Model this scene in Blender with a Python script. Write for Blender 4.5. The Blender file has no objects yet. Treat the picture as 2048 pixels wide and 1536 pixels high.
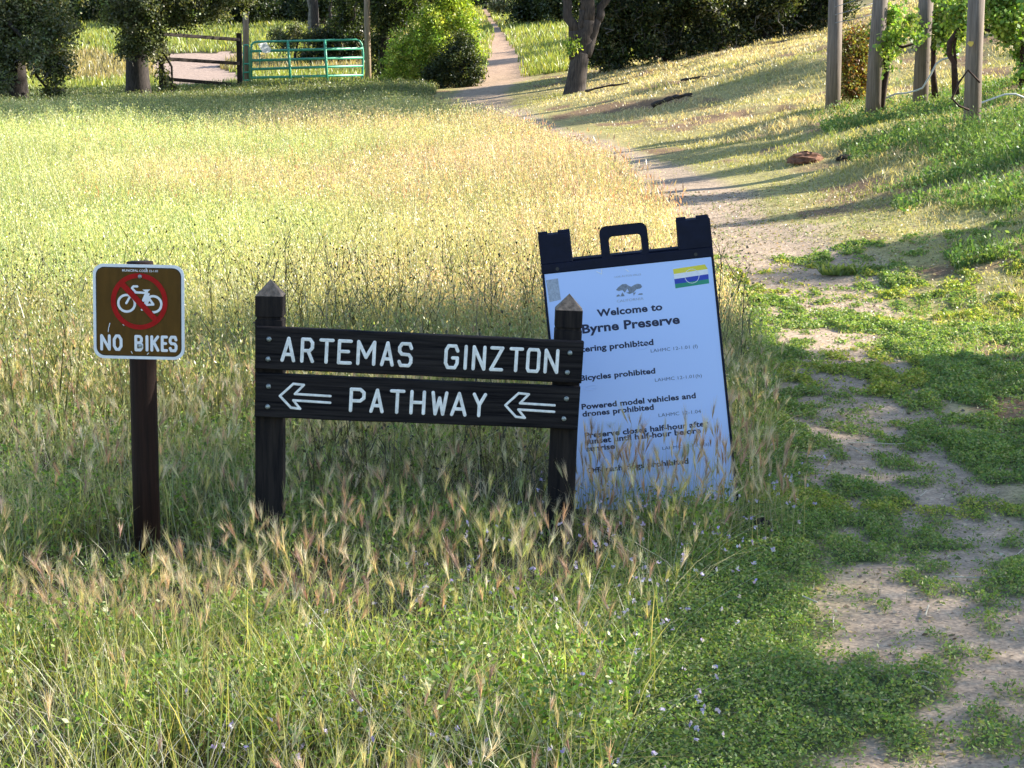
import bpy, math, random
import numpy as np
from mathutils import Vector, Matrix

# ------------------------------------------------------------------ camera, light, exposure
S = bpy.context.scene
COL = S.collection
FPX, HZ, CAMH = 4000.0, 638.0, 1.6            # focal length and pitch in pixels of the 2048 px photograph
PITCH = math.atan(HZ / FPX)
cam_d = bpy.data.cameras.new('camera'); cam = bpy.data.objects.new('camera', cam_d); COL.objects.link(cam)
cam.location = (0, 0, CAMH); cam.rotation_euler = (math.pi / 2 - PITCH, 0, 0)
cam_d.sensor_width = 36; cam_d.lens = 36 * FPX / 2048; cam_d.clip_start = .1; cam_d.clip_end = 600
S.camera = cam

SUN_AZ, SUN_EL = math.radians(74), math.radians(27)
SUN = Vector((math.sin(SUN_AZ) * math.cos(SUN_EL), math.cos(SUN_AZ) * math.cos(SUN_EL), math.sin(SUN_EL)))
W = bpy.data.worlds.new('World'); S.world = W; W.use_nodes = True
nt = W.node_tree
sky = nt.nodes.new('ShaderNodeTexSky'); sky.sky_type = 'NISHITA'; sky.sun_disc = False
sky.sun_elevation = SUN_EL; sky.sun_rotation = SUN_AZ; sky.air_density = 1.0; sky.dust_density = .6; sky.ozone_density = 1.5
bg = nt.nodes['Background']; bg.inputs['Strength'].default_value = .112
nt.links.new(sky.outputs[0], bg.inputs[0])
sun_d = bpy.data.lights.new('sun', 'SUN'); sun_d.energy = 5.0; sun_d.angle = math.radians(.5); sun_d.color = (1, .935, .82)
sun = bpy.data.objects.new('sun', sun_d); COL.objects.link(sun)
sun.rotation_euler = SUN.to_track_quat('Z', 'Y').to_euler(); sun.location = (20, 10, 15)
S.view_settings.view_transform = 'Standard'; S.view_settings.look = 'None'
S.view_settings.exposure = 1.8; S.view_settings.gamma = 1
S.cycles.max_bounces = 6; S.cycles.diffuse_bounces = 3; S.cycles.transmission_bounces = 4; S.cycles.glossy_bounces = 2

rng = np.random.default_rng(7)
random.seed(7)
U = lambda a, b, n=None: rng.uniform(a, b, n)

def P(px, py, Y):
    u, v = (px - 1024) / FPX, (768 - py) / FPX
    d = Vector((u, math.cos(PITCH) + v * math.sin(PITCH), -math.sin(PITCH) + v * math.cos(PITCH)))
    return Vector((0, 0, CAMH)) + d * (Y / d.y)

# ------------------------------------------------------------------ materials
def _bsdf(name):
    m = bpy.data.materials.new(name); m.use_nodes = True
    return m, m.node_tree, m.node_tree.nodes['Principled BSDF']

def mat_plain(name, col, rough=.7, metal=0, var=.15, scale=20, bump=0, spec=.4, stretch=(1, 1, 1), col2=None):
    m, t, b = _bsdf(name)
    tc = t.nodes.new('ShaderNodeTexCoord'); mp = t.nodes.new('ShaderNodeMapping'); mp.inputs['Scale'].default_value = stretch
    n = t.nodes.new('ShaderNodeTexNoise'); n.inputs['Scale'].default_value = scale; n.inputs['Detail'].default_value = 6; n.inputs['Roughness'].default_value = .65
    r = t.nodes.new('ShaderNodeValToRGB')
    c2 = col2 or tuple(c * (1 - var * 2) for c in col)
    r.color_ramp.elements[0].position = .32; r.color_ramp.elements[1].position = .68
    r.color_ramp.elements[0].color = (*c2, 1); r.color_ramp.elements[1].color = (*[min(1, c * (1 + var)) for c in col], 1)
    L = t.links.new
    L(tc.outputs['Object'], mp.inputs[0]); L(mp.outputs[0], n.inputs['Vector']); L(n.outputs['Fac'], r.inputs[0]); L(r.outputs[0], b.inputs['Base Color'])
    b.inputs['Roughness'].default_value = rough; b.inputs['Metallic'].default_value = metal; b.inputs['Specular IOR Level'].default_value = spec
    if bump:
        bp = t.nodes.new('ShaderNodeBump'); bp.inputs['Strength'].default_value = bump; bp.inputs['Distance'].default_value = .004
        L(n.outputs['Fac'], bp.inputs['Height']); L(bp.outputs[0], b.inputs['Normal'])
    return m

def mat_leaf(name, trans=.45, gloss=.06, tmul=(1.15, 1.1, .6)):
    """foliage: colour comes from the mesh's 'col' attribute; part of the light passes through"""
    m = bpy.data.materials.new(name); m.use_nodes = True; t = m.node_tree; t.nodes.clear(); L = t.links.new
    o = t.nodes.new('ShaderNodeOutputMaterial'); a = t.nodes.new('ShaderNodeAttribute'); a.attribute_name = 'col'
    d = t.nodes.new('ShaderNodeBsdfDiffuse'); tr = t.nodes.new('ShaderNodeBsdfTranslucent'); g = t.nodes.new('ShaderNodeBsdfGlossy')
    g.inputs['Roughness'].default_value = .45; g.inputs['Color'].default_value = (.9, .9, .9, 1)
    mu = t.nodes.new('ShaderNodeMix'); mu.data_type = 'RGBA'; mu.blend_type = 'MULTIPLY'; mu.inputs['Factor'].default_value = 1
    mu.inputs['B'].default_value = (*tmul, 1)
    L(a.outputs['Color'], d.inputs[0]); L(a.outputs['Color'], mu.inputs['A']); L(mu.outputs['Result'], tr.inputs[0])
    x = t.nodes.new('ShaderNodeMixShader'); x.inputs[0].default_value = trans; L(d.outputs[0], x.inputs[1]); L(tr.outputs[0], x.inputs[2])
    y = t.nodes.new('ShaderNodeMixShader'); y.inputs[0].default_value = gloss; L(x.outputs[0], y.inputs[1]); L(g.outputs[0], y.inputs[2])
    L(y.outputs[0], o.inputs[0])
    return m

def mat_ground(name):
    """soil / thatch: 'col' attribute broken up by two noises, with bump"""
    m, t, b = _bsdf(name); L = t.links.new
    a = t.nodes.new('ShaderNodeAttribute'); a.attribute_name = 'col'
    tc = t.nodes.new('ShaderNodeTexCoord')
    n1 = t.nodes.new('ShaderNodeTexNoise'); n1.inputs['Scale'].default_value = 9; n1.inputs['Detail'].default_value = 8; n1.inputs['Roughness'].default_value = .7
    n2 = t.nodes.new('ShaderNodeTexNoise'); n2.inputs['Scale'].default_value = 90; n2.inputs['Detail'].default_value = 4
    v = t.nodes.new('ShaderNodeTexVoronoi'); v.inputs['Scale'].default_value = 38
    for n in (n1, n2, v): L(tc.outputs['Object'], n.inputs['Vector'])
    r1 = t.nodes.new('ShaderNodeMapRange'); r1.inputs[1].default_value = .3; r1.inputs[2].default_value = .7; r1.inputs[3].default_value = .62; r1.inputs[4].default_value = 1.3
    r2 = t.nodes.new('ShaderNodeMapRange'); r2.inputs[1].default_value = .3; r2.inputs[2].default_value = .7; r2.inputs[3].default_value = .62; r2.inputs[4].default_value = 1.3
    L(n1.outputs['Fac'], r1.inputs[0]); L(n2.outputs['Fac'], r2.inputs[0])
    mm = t.nodes.new('ShaderNodeMath'); mm.operation = 'MULTIPLY'; L(r1.outputs[0], mm.inputs[0]); L(r2.outputs[0], mm.inputs[1])
    vm = t.nodes.new('ShaderNodeVectorMath'); vm.operation = 'SCALE'; L(a.outputs['Color'], vm.inputs[0]); L(mm.outputs[0], vm.inputs['Scale'])
    L(vm.outputs[0], b.inputs['Base Color']); b.inputs['Roughness'].default_value = .95; b.inputs['Specular IOR Level'].default_value = .15
    ad = t.nodes.new('ShaderNodeMath'); ad.operation = 'MULTIPLY_ADD'; ad.inputs[1].default_value = .5
    L(n2.outputs['Fac'], ad.inputs[0]); L(v.outputs['Distance'], ad.inputs[2])
    bp = t.nodes.new('ShaderNodeBump'); bp.inputs['Strength'].default_value = .5; bp.inputs['Distance'].default_value = .008
    L(ad.outputs[0], bp.inputs['Height']); L(bp.outputs[0], b.inputs['Normal'])
    return m

M = dict(
    grass=mat_leaf('dry_grass_blades', .5, .05, (1.2, 1.1, .62)),
    green=mat_leaf('green_herb_leaves', .4, .025, (1.1, 1.15, .5)),
    tree=mat_leaf('tree_leaves', .38, .03, (1.2, 1.2, .45)),
    ground=mat_ground('soil_and_thatch'),
    signwood=mat_plain('weathered_dark_stained_wood', (.026, .021, .019), .8, spec=.06, var=.25, scale=9, bump=.5, stretch=(6, 6, .5), col2=(.007, .007, .009)),
    boardwood=mat_plain('dark_stained_board', (.024, .021, .021), .8, var=.3, scale=11, bump=.9, stretch=(.35, 6, 9), col2=(.004, .004, .006), spec=.05),
    endgrain=mat_plain('weathered_grey_end_grain', (.17, .13, .10), .9, var=.3, scale=60, bump=.6),
    redwood=mat_plain('dark_reddish_stained_post', (.022, .010, .007), .7, spec=.15, var=.3, scale=10, bump=.5, stretch=(8, 8, .35), col2=(.010, .005, .004)),
    routed=mat_plain('chalky_white_routed_paint', (.80, .80, .80), .7, var=.13, scale=45),
    galv=mat_plain('galvanised_steel', (.33, .37, .37), .45, metal=.5, var=.25, scale=90),
    signwhite=mat_plain('reflective_white', (.74, .75, .80), .4, var=.04, scale=40),
    signbrown=mat_plain('sign_brown', (.098, .048, .008), .45, spec=.15, var=.12, scale=14, stretch=(3, 3, .6)),
    signred=mat_plain('sign_red', (.36, .008, .008), .5, spec=.15, var=.1, scale=25),
    signblack=mat_plain('sign_black', (.012, .010, .010), .4),
    plasticnavy=mat_plain('dark_navy_plastic', (.006, .008, .022), .6, spec=.15, var=.15, scale=30),
    inkdark=mat_plain('dark_navy_ink', (.012, .016, .055), .5, var=.05),
    inkgrey=mat_plain('grey_ink', (.10, .13, .22), .5, var=.05),
    fadedink=mat_plain('faded_grey_print', (.22, .25, .31), .6, var=.2, scale=120),
    fadetext=mat_plain('bleached_print', (.36, .40, .48), .6, var=.15, scale=150),
    flagyellow=mat_plain('flag_yellow', (.72, .62, .05), .5, var=.05),
    flagblue=mat_plain('flag_blue', (.02, .05, .40), .5, var=.05),
    flaggreen=mat_plain('flag_green', (.02, .26, .16), .5, var=.05),
    gategreen=mat_plain('green_powder_coat', (.075, .37, .24), .4, var=.12, scale=15),
    paper=mat_plain('white_paper', (.8, .8, .8), .7, var=.04),
    palewood=mat_plain('pale_weathered_wood', (.30, .22, .15), .85, var=.25, scale=6, bump=.4, stretch=(6, 6, .4)),
    railwood=mat_plain('dark_brown_rail_wood', (.022, .012, .009), .75, var=.3, scale=6, bump=.4, stretch=(.5, 5, 5)),
    greypost=mat_plain('grey_weathered_round_post', (.165, .130, .104), .9, var=.3, scale=7, bump=.6, stretch=(7, 7, .35), col2=(.085, .065, .05)),
    bark=mat_plain('rough_dark_bark', (.040, .031, .027), .95, var=.4, scale=9, bump=1, stretch=(3, 3, .8), col2=(.010, .008, .007)),
    greybark=mat_plain('grey_brown_bark', (.062, .048, .040), .95, var=.35, scale=7, bump=1, stretch=(4, 4, .6), col2=(.016, .012, .011)),
    twig=mat_plain('grey_dead_twigs', (.15, .135, .115), .9, var=.3, scale=12),
    vinewood=mat_plain('dark_vine_wood', (.045, .022, .016), .9, var=.4, scale=20, bump=.8),
    hose=mat_plain('pale_hose', (.55, .55, .53), .5, var=.06),
    wire=mat_plain('grey_wire', (.25, .25, .25), .4, metal=.8),
    straw=mat_plain('bleached_straw', (.52, .46, .34), .8, var=.2, scale=40),
    clod=mat_plain('reddish_clay', (.17, .075, .040), .95, var=.35, scale=14, bump=1),
    darkclod=mat_plain('dark_clay', (.035, .025, .020), .95, var=.35, scale=14, bump=1),
    tag=mat_plain('yellow_tag', (.7, .5, .1), .5),
)
# the printed face of the A-frame: pale laminate, reflected sky blue put into its base colour, with tan water stains
def mat_panel():
    m, t, b = _bsdf('sky_tinted_laminated_print'); L = t.links.new
    tc = t.nodes.new('ShaderNodeTexCoord'); n = t.nodes.new('ShaderNodeTexNoise'); n.inputs['Scale'].default_value = 11; n.inputs['Detail'].default_value = 5
    L(tc.outputs['Object'], n.inputs['Vector'])
    fac = None
    for (x, z, sx, sz) in ((-.10, .885, .030, .05), (.165, .81, .018, .10), (.005, .90, .022, .07), (.24, .93, .10, .02)):
        mp = t.nodes.new('ShaderNodeMapping'); mp.vector_type = 'POINT'
        mp.inputs['Location'].default_value = (-x / sx, 0, -z / sz); mp.inputs['Scale'].default_value = (1 / sx, 0, 1 / sz)
        ln = t.nodes.new('ShaderNodeVectorMath'); ln.operation = 'LENGTH'; mr = t.nodes.new('ShaderNodeMapRange')
        mr.inputs[1].default_value = 1; mr.inputs[2].default_value = .3; mr.inputs[3].default_value = 0; mr.inputs[4].default_value = 1
        L(tc.outputs['Object'], mp.inputs[0]); L(mp.outputs[0], ln.inputs[0]); L(ln.outputs['Value'], mr.inputs[0])
        if fac is None: fac = mr.outputs[0]
        else:
            mx = t.nodes.new('ShaderNodeMath'); mx.operation = 'MAXIMUM'; L(fac, mx.inputs[0]); L(mr.outputs[0], mx.inputs[1]); fac = mx.outputs[0]
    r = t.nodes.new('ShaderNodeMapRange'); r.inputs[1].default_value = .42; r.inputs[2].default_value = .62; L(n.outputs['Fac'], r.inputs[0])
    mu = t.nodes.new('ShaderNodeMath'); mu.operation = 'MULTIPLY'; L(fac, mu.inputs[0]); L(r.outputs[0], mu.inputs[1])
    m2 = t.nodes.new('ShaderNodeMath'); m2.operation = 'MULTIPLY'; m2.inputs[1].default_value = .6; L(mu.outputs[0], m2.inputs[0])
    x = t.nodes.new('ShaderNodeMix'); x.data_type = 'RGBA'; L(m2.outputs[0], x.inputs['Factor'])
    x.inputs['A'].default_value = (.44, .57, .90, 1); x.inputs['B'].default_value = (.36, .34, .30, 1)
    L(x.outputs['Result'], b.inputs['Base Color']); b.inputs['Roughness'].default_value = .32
    return m
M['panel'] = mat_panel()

# ------------------------------------------------------------------ object helpers
def tag(o, label=None, cat=None, group=None, kind=None):
    for k, v in (('label', label), ('category', cat), ('group', group), ('kind', kind)):
        if v: o[k] = v
    return o

def empty(name, loc, label, cat, group=None, rot=(0, 0, 0)):
    o = bpy.data.objects.new(name, None); COL.objects.link(o); o.location = loc; o.rotation_euler = rot; o.empty_display_size = .2
    return tag(o, label, cat, group)

def raw_mesh(name, V, T, mats, col=None, parent=None, fsize=3, midx=None, smooth=False):
    """numpy arrays -> mesh object (all faces with fsize corners)"""
    V = np.asarray(V, np.float32); T = np.asarray(T, np.int32)
    me = bpy.data.meshes.new(name); me.vertices.add(len(V)); me.vertices.foreach_set('co', V.ravel())
    me.loops.add(T.size); me.loops.foreach_set('vertex_index', T.ravel())
    me.polygons.add(len(T)); me.polygons.foreach_set('loop_start', np.arange(0, T.size, fsize, dtype=np.int32))
    if midx is not None: me.polygons.foreach_set('material_index', np.asarray(midx, np.int32))
    me.polygons.foreach_set('use_smooth', np.full(len(T), smooth))
    me.update(calc_edges=True)
    if col is not None:
        c = np.ones((len(V), 4), np.float32); c[:, :3] = col
        a = me.color_attributes.new('col', 'FLOAT_COLOR', 'POINT'); a.data.foreach_set('color', c.ravel())
    for m in (mats if isinstance(mats, (list, tuple)) else [mats]): me.materials.append(m)
    o = bpy.data.objects.new(name, me); COL.objects.link(o)
    if parent: o.parent = parent
    return o

class MB:
    """collects prisms, tubes, capsules and text into ONE mesh"""
    def __init__(s): s.v = []; s.f = []; s.m = []; s.mats = []
    def mi(s, m):
        if m not in s.mats: s.mats.append(m)
        return s.mats.index(m)
    def add(s, vs, fs, m):
        b = len(s.v); s.v += [tuple(v) for v in vs]; k = s.mi(m)
        for f in fs: s.f.append([b + i for i in f]); s.m.append(k)
    def prism(s, pts, y0, y1, m):
        """polygon in the XZ plane, from depth y0 (front) to y1"""
        n = len(pts); a = sum(pts[i][0] * pts[(i + 1) % n][1] - pts[(i + 1) % n][0] * pts[i][1] for i in range(n))
        if a < 0: pts = pts[::-1]
        vs = [(x, y0, z) for x, z in pts] + [(x, y1, z) for x, z in pts]
        fs = [list(range(n)), list(range(2 * n - 1, n - 1, -1))] + [[i, n + i, n + (i + 1) % n, (i + 1) % n] for i in range(n)]
        s.add(vs, fs, m)
    def ring(s, cx, cz, r0, r1, y0, y1, m, a0=0, a1=2 * math.pi, n=48):
        full = abs(a1 - a0 - 2 * math.pi) < 1e-6; k = n if full else n + 1
        vs = []
        for i in range(k):
            a = a0 + (a1 - a0) * i / n; c, d = math.cos(a), math.sin(a)
            vs += [(cx + r0 * c, y0, cz + r0 * d), (cx + r1 * c, y0, cz + r1 * d), (cx + r1 * c, y1, cz + r1 * d), (cx + r0 * c, y1, cz + r0 * d)]
        fs = []
        for i in range(n):
            a, b = 4 * i, 4 * ((i + 1) % k)
            for q in range(4): fs.append([a + q, b + q, b + (q + 1) % 4, a + (q + 1) % 4])
        s.add(vs, fs, m)
    def box(s, x0, x1, y0, y1, z0, z1, m, bev=0):
        if not bev: return s.prism([(x0, z0), (x1, z0), (x1, z1), (x0, z1)], y0, y1, m)
        xs, ys, zs = (x0, x1), (y0, y1), (z0, z1); vs = []; idx = {}
        for i in range(2):
            for j in range(2):
                for k in range(2):
                    for ax in range(3):
                        p = [xs[i], ys[j], zs[k]]
                        for a in range(3):
                            if a != ax: p[a] += bev * (1 if (i, j, k)[a] == 0 else -1)
                        idx[(i, j, k, ax)] = len(vs); vs.append(p)
        fs = []
        for ax in range(3):
            o = [a for a in range(3) if a != ax]
            for e in range(2):
                q = []
                for (a, b) in ((0, 0), (1, 0), (1, 1), (0, 1)):
                    t = [0, 0, 0]; t[ax] = e; t[o[0]] = a; t[o[1]] = b; q.append(idx[(*t, ax)])
                fs.append(q)
        for ax in range(3):
            o = [a for a in range(3) if a != ax]
            for a in range(2):
                for b in range(2):
                    t0 = [0, 0, 0]; t0[o[0]] = a; t0[o[1]] = b; t1 = list(t0); t1[ax] = 1
                    fs.append([idx[(*t0, o[0])], idx[(*t1, o[0])], idx[(*t1, o[1])], idx[(*t0, o[1])]])
        for i in range(2):
            for j in range(2):
                for k in range(2): fs.append([idx[(i, j, k, a)] for a in range(3)])
        s.add(vs, fs, m)
    def tube(s, pts, rad, m, n=8, cap=True, wob=0):
        pts = [Vector(p) for p in pts]; N = len(pts)
        rad = [rad] * N if not hasattr(rad, '__len__') else rad
        vs = []; ref = None
        for i, p in enumerate(pts):
            d = (pts[min(i + 1, N - 1)] - pts[max(i - 1, 0)]).normalized()
            if ref is None: ref = d.orthogonal().normalized()
            ref = (ref - d * ref.dot(d)).normalized(); b = d.cross(ref)
            for k in range(n):
                a = 2 * math.pi * k / n; rr = rad[i] * (1 + (random.uniform(-wob, wob) if wob else 0))
                vs.append(p + (ref * math.cos(a) + b * math.sin(a)) * rr)
        fs = [[i * n + k, i * n + (k + 1) % n, (i + 1) * n + (k + 1) % n, (i + 1) * n + k] for i in range(N - 1) for k in range(n)]
        if cap: fs += [list(range(n - 1, -1, -1)), list(range((N - 1) * n, N * n))]
        s.add(vs, fs, m)
    def capsule(s, a, b, r, flat, y, m, n=10):
        """rounded stroke on the XZ plane, flattened along Y"""
        a, b = Vector((a[0], 0, a[1])), Vector((b[0], 0, b[1])); d = b - a; L = d.length; d = d / L if L > 1e-9 else Vector((1, 0, 0))
        e = Vector((-d.z, 0, d.x)); prof = []
        for i in range(5):
            t = math.pi / 2 * i / 4; prof.append((-r * math.cos(t), r * math.sin(t)))
        prof += [(L + r * math.sin(math.pi / 2 * i / 4), r * math.cos(math.pi / 2 * i / 4)) for i in range(5)]
        vs = []
        for (u, w) in prof:
            w = max(w, 1e-5)
            for k in range(n):
                t = 2 * math.pi * k / n; p = a + d * u + e * (w * math.cos(t)); vs.append((p.x, y + flat * w * math.sin(t), p.z))
        N = len(prof)
        s.add(vs, [[i * n + k, (i + 1) * n + k, (i + 1) * n + (k + 1) % n, i * n + (k + 1) % n] for i in range(N - 1) for k in range(n)], m)
    def stroke(s, pts, r, flat, y, m):
        for a, b in zip(pts[:-1], pts[1:]): s.capsule(a, b, r, flat, y, m)
    def text(s, body, x, z, width, y, m, bold=.0, rot=0, hs=1.0, sp=1.0):
        c = bpy.data.curves.new('t', 'FONT'); c.body = body; c.size = 1; c.offset = bold; c.space_character = sp; c.resolution_u = 3; c.extrude = 0
        o = bpy.data.objects.new('t', c); COL.objects.link(o); dg = bpy.context.evaluated_depsgraph_get(); dg.update()
        me = o.evaluated_get(dg).to_mesh()
        vv = np.array([v.co[:] for v in me.vertices]); ff = [list(p.vertices) for p in me.polygons]
        w0, w1 = vv[:, 0].min(), vv[:, 0].max(); k = width / (w1 - w0); kz = k * hs
        cr, sr = math.cos(rot), math.sin(rot); vs = []
        for p in vv:
            u, w = (p[0] - w0) * k, p[1] * kz; vs.append((x + u * cr - w * sr, y, z + u * sr + w * cr))
        s.add(vs, ff, m)
        o.evaluated_get(dg).to_mesh_clear(); bpy.data.objects.remove(o); bpy.data.curves.remove(c)
    def build(s, name, parent=None, smooth=False, xf=None):
        me = bpy.data.meshes.new(name); me.from_pydata([tuple(xf @ Vector(v)) for v in s.v] if xf else s.v, [], s.f)
        me.polygons.foreach_set('material_index', s.m)
        if smooth: me.polygons.foreach_set('use_smooth', [True] * len(s.f))
        for m in s.mats: me.materials.append(m)
        me.update(); o = bpy.data.objects.new(name, me); COL.objects.link(o)
        if parent: o.parent = parent
        return o

def rrect(x0, x1, z0, z1, r, n=6):
    out = []
    for cx, cz, a in ((x1 - r, z0 + r, -90), (x1 - r, z1 - r, 0), (x0 + r, z1 - r, 90), (x0 + r, z0 + r, 180)):
        for i in range(n + 1):
            t = math.radians(a + 90 * i / n); out.append((cx + r * math.cos(t), cz + r * math.sin(t)))
    return out

# ------------------------------------------------------------------ terrain
ctl = []
for (px, py, Y) in [
    (1500, 600, 13.2), (1400, 455, 17.5), (1300, 400, 19.2), (1500, 388, 19.5), (1640, 370, 20), (1810, 300, 20.5), (1940, 270, 21),
    (2048, 640, 12.2), (2048, 480, 13.8), (2048, 400, 15.5), (2048, 300, 19), (2048, 140, 30), (1800, 480, 15), (1700, 400, 18),
    (1665, 215, 27), (1745, 228, 25), (1835, 215, 25.5), (1500, 275, 26.2), (1250, 315, 25), (1100, 290, 28),
    (1640, 110, 34.3), (1500, 160, 33.6), (1330, 215, 32.8), (1150, 250, 31.8), (1000, 258, 32), (1640, 82, 42), (1450, 108, 47), (1250, 142, 50),
    (1180, 175, 47), (1148, 198, 45), (930, 225, 40), (900, 185, 50), (1000, 165, 54), (1010, 110, 67), (985, 50, 85), (970, 15, 100),
    (490, 178, 55), (725, 168, 56), (275, 203, 52), (25, 245, 45), (200, 185, 57), (200, 100, 72), (200, 40, 88), (400, 172, 58), (400, 92, 72),
    (600, 62, 80), (560, 22, 95), (1080, 62, 75), (1130, 110, 62), (-200, 245, 45), (-300, 120, 70), (760, 175, 55), (1900, 130, 32), (1800, 60, 42), (2048, 30, 46)]:
    ctl.append(P(px, py, Y))
for x in (-25, -12, -7, -3): ctl += [Vector((x, Y, .016 * (Y - 6) if Y > 6 else 0)) for Y in (-6, 2, 6, 12, 20, 28, 36)]
for x in (0, .8): ctl += [Vector((x, Y, .017 * max(0, Y - 6))) for Y in (-6, 1, 4, 7, 10, 14)]
ctl += [Vector((0, 20, .25)), Vector((-.6, 26, .32)), Vector((2.2, 5, 0)), Vector((2.2, 8, 0)), Vector((2.0, 11, .06)), Vector((3.5, 5, .12)), Vector((5, 8, .5)), Vector((8, 12, 1.3)), Vector((12, 10, 1.8)),
        Vector((12, 20, 2.6)), Vector((20, 15, 3.2)), Vector((10, 2, .8)), Vector((20, 0, 2)), Vector((15, 35, 3.6)), Vector((30, 40, 6)), Vector((25, 60, 6)), Vector((40, 20, 6)),
        Vector((12, 55, 3.4)), Vector((20, 90, 7)), Vector((0, 130, 9)), Vector((-40, 130, 9)), Vector((40, 130, 12)), Vector((-50, 70, 3)), Vector((-50, 30, 0)), Vector((-50, 0, 0)),
        Vector((50, 60, 10)), Vector((50, 0, 5)), Vector((0, 170, 15)), Vector((-60, 170, 15)), Vector((60, 170, 18))]
CT = np.array([c[:] for c in ctl])
def _tps(a, b):
    r2 = ((a[:, None, :] - b[None, :, :]) ** 2).sum(2) / 100.0
    return .5 * r2 * np.log(r2 + 1e-9)
K = _tps(CT[:, :2], CT[:, :2]) + np.eye(len(CT)) * .012
Pm = np.c_[np.ones(len(CT)), CT[:, :2]]
A = np.zeros((len(CT) + 3,) * 2); A[:len(CT), :len(CT)] = K; A[:len(CT), len(CT):] = Pm; A[len(CT):, :len(CT)] = Pm.T
SOL = np.linalg.solve(A, np.r_[CT[:, 2], 0, 0, 0])
def tps(x, y):
    q = np.c_[x, y]; out = np.empty(len(q))
    for i in range(0, len(q), 20000):
        c = q[i:i + 20000]; out[i:i + 20000] = _tps(c, CT[:, :2]) @ SOL[:-3] + SOL[-3] + c @ SOL[-2:]
    return out

def vnoise(x, y, seed=0):
    """smooth value noise 0..1"""
    def h(i, j):
        n = (i * 374761393 + j * 668265263 + seed * 1442695041) & 0xffffffff
        n = ((n ^ (n >> 13)) * 1274126177) & 0xffffffff
        return ((n ^ (n >> 16)) & 0xffff) / 65535.0
    i = np.floor(x).astype(np.int64); j = np.floor(y).astype(np.int64); u = x - i; v = y - j
    u = u * u * (3 - 2 * u); v = v * v * (3 - 2 * v)
    return (h(i, j) * (1 - u) + h(i + 1, j) * u) * (1 - v) + (h(i, j + 1) * (1 - u) + h(i + 1, j + 1) * u) * v
def fbm(x, y, s, seed=0, o=3):
    t = 0; a = .5; n = 0
    for k in range(o): t = t + a * vnoise(x / s, y / s, seed + k); n += a; a *= .5; s *= .5
    return t / n

# grid the terrain once, then sample it bilinearly
GX = np.unique(np.r_[np.linspace(-60, -14, 30), np.linspace(-14, -4, 50), np.linspace(-4, 6, 180), np.linspace(6, 16, 50), np.linspace(16, 60, 28)])
GY = np.unique(np.r_[np.linspace(-8, 3, 30), np.linspace(3, 14, 180), np.linspace(14, 60, 200), np.linspace(60, 110, 90), np.linspace(110, 170, 20)])
XX, YY = np.meshgrid(GX, GY)
ZZ = tps(XX.ravel(), YY.ravel()).reshape(XX.shape)
ZZ += (fbm(XX, YY, 1.7, 5) - .5) * .07 + (fbm(XX, YY, .45, 9, 2) - .5) * .025
ZZ += np.clip((XX - np.interp(YY, [-8, 12, 20, 35, 60], [2.6, 2.6, 2.4, 1.2, 1.2])) / 1.0, 0, 1) * ((fbm(XX, YY, .9, 15) - .5) * .16 + (fbm(XX, YY, .28, 16, 2) - .5) * .05) * (YY < 70)
def gz(x, y):
    x = np.asarray(x, float); y = np.asarray(y, float)
    i = np.clip(np.searchsorted(GX, x) - 1, 0, len(GX) - 2); j = np.clip(np.searchsorted(GY, y) - 1, 0, len(GY) - 2)
    u = np.clip((x - GX[i]) / (GX[i + 1] - GX[i]), 0, 1); v = np.clip((y - GY[j]) / (GY[j + 1] - GY[j]), 0, 1)
    return (ZZ[j, i] * (1 - u) + ZZ[j, i + 1] * u) * (1 - v) + (ZZ[j + 1, i] * (1 - u) + ZZ[j + 1, i + 1] * u) * v
def G(x, y): return Vector((x, y, float(gz(x, y))))

TY = [-8, 3, 4.6, 6, 8.3, 11, 13.5, 16, 19.5, 24, 28, 35, 38, 50, 56, 68, 85, 102, 120]
TX = [.8, .95, 1.1, 1.36, 1.5, 1.74, 2.0, 1.92, 1.72, 1.35, .95, -.35, -.75, -.7, -.25, -.3, -.8, -1.5, -3]
TW = [.42, .42, .42, .40, .36, .34, .55, .48, .42, .36, .36, .5, .6, .6, .85, .72, .5, .45, .4]
tcx = lambda y: np.interp(y, TY, TX)
thw = lambda y: np.interp(y, TY, TW)
FY = [-8, 3, 4.5, 5.5, 7.3, 9.5, 13, 17, 23, 28, 32, 34, 40, 50, 55]
FX = [.1, .15, .25, .45, .92, 1.28, 1.42, 1.42, 1.18, .5, -.2, -1.1, -1.8, -1.9, -2.0]
fedge = lambda y: np.interp(y, FY, FX)
def trail_mask(x, y):
    d = np.abs(x - tcx(y)) / thw(y) + (fbm(x, y, .5, 21) - .5) * np.interp(y, [12, 17, 30, 45, 58, 66], [1.1, 1.9, 1.9, 1.0, 1.0, 1.25])
    return d < 1
def road_mask(x, y):
    """dirt road behind the rail fence"""
    e = (fbm(x, y, 1.3, 95) - .5) * 1.6
    return (x + e > -.174 * y) & (x + e < -.137 * y) & (y > 56.3 + e * .4) & (y < 70 + e)
nx, ny = len(GX), len(GY)
idx = np.arange(nx * ny).reshape(ny, nx)
Q = np.stack([idx[:-1, :-1], idx[:-1, 1:], idx[1:, 1:], idx[1:, :-1]], -1).reshape(-1, 4)
cx_, cy_ = (XX[:-1, :-1] + XX[1:, 1:]).ravel() / 2, (YY[:-1, :-1] + YY[1:, 1:]).ravel() / 2
tm, rm = trail_mask(cx_, cy_), road_mask(cx_, cy_)
V0 = np.c_[XX.ravel(), YY.ravel(), ZZ.ravel()]
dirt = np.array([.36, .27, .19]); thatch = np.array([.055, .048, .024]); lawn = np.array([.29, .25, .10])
dd = np.abs(V0[:, 0] - tcx(V0[:, 1])) / thw(V0[:, 1])
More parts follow.
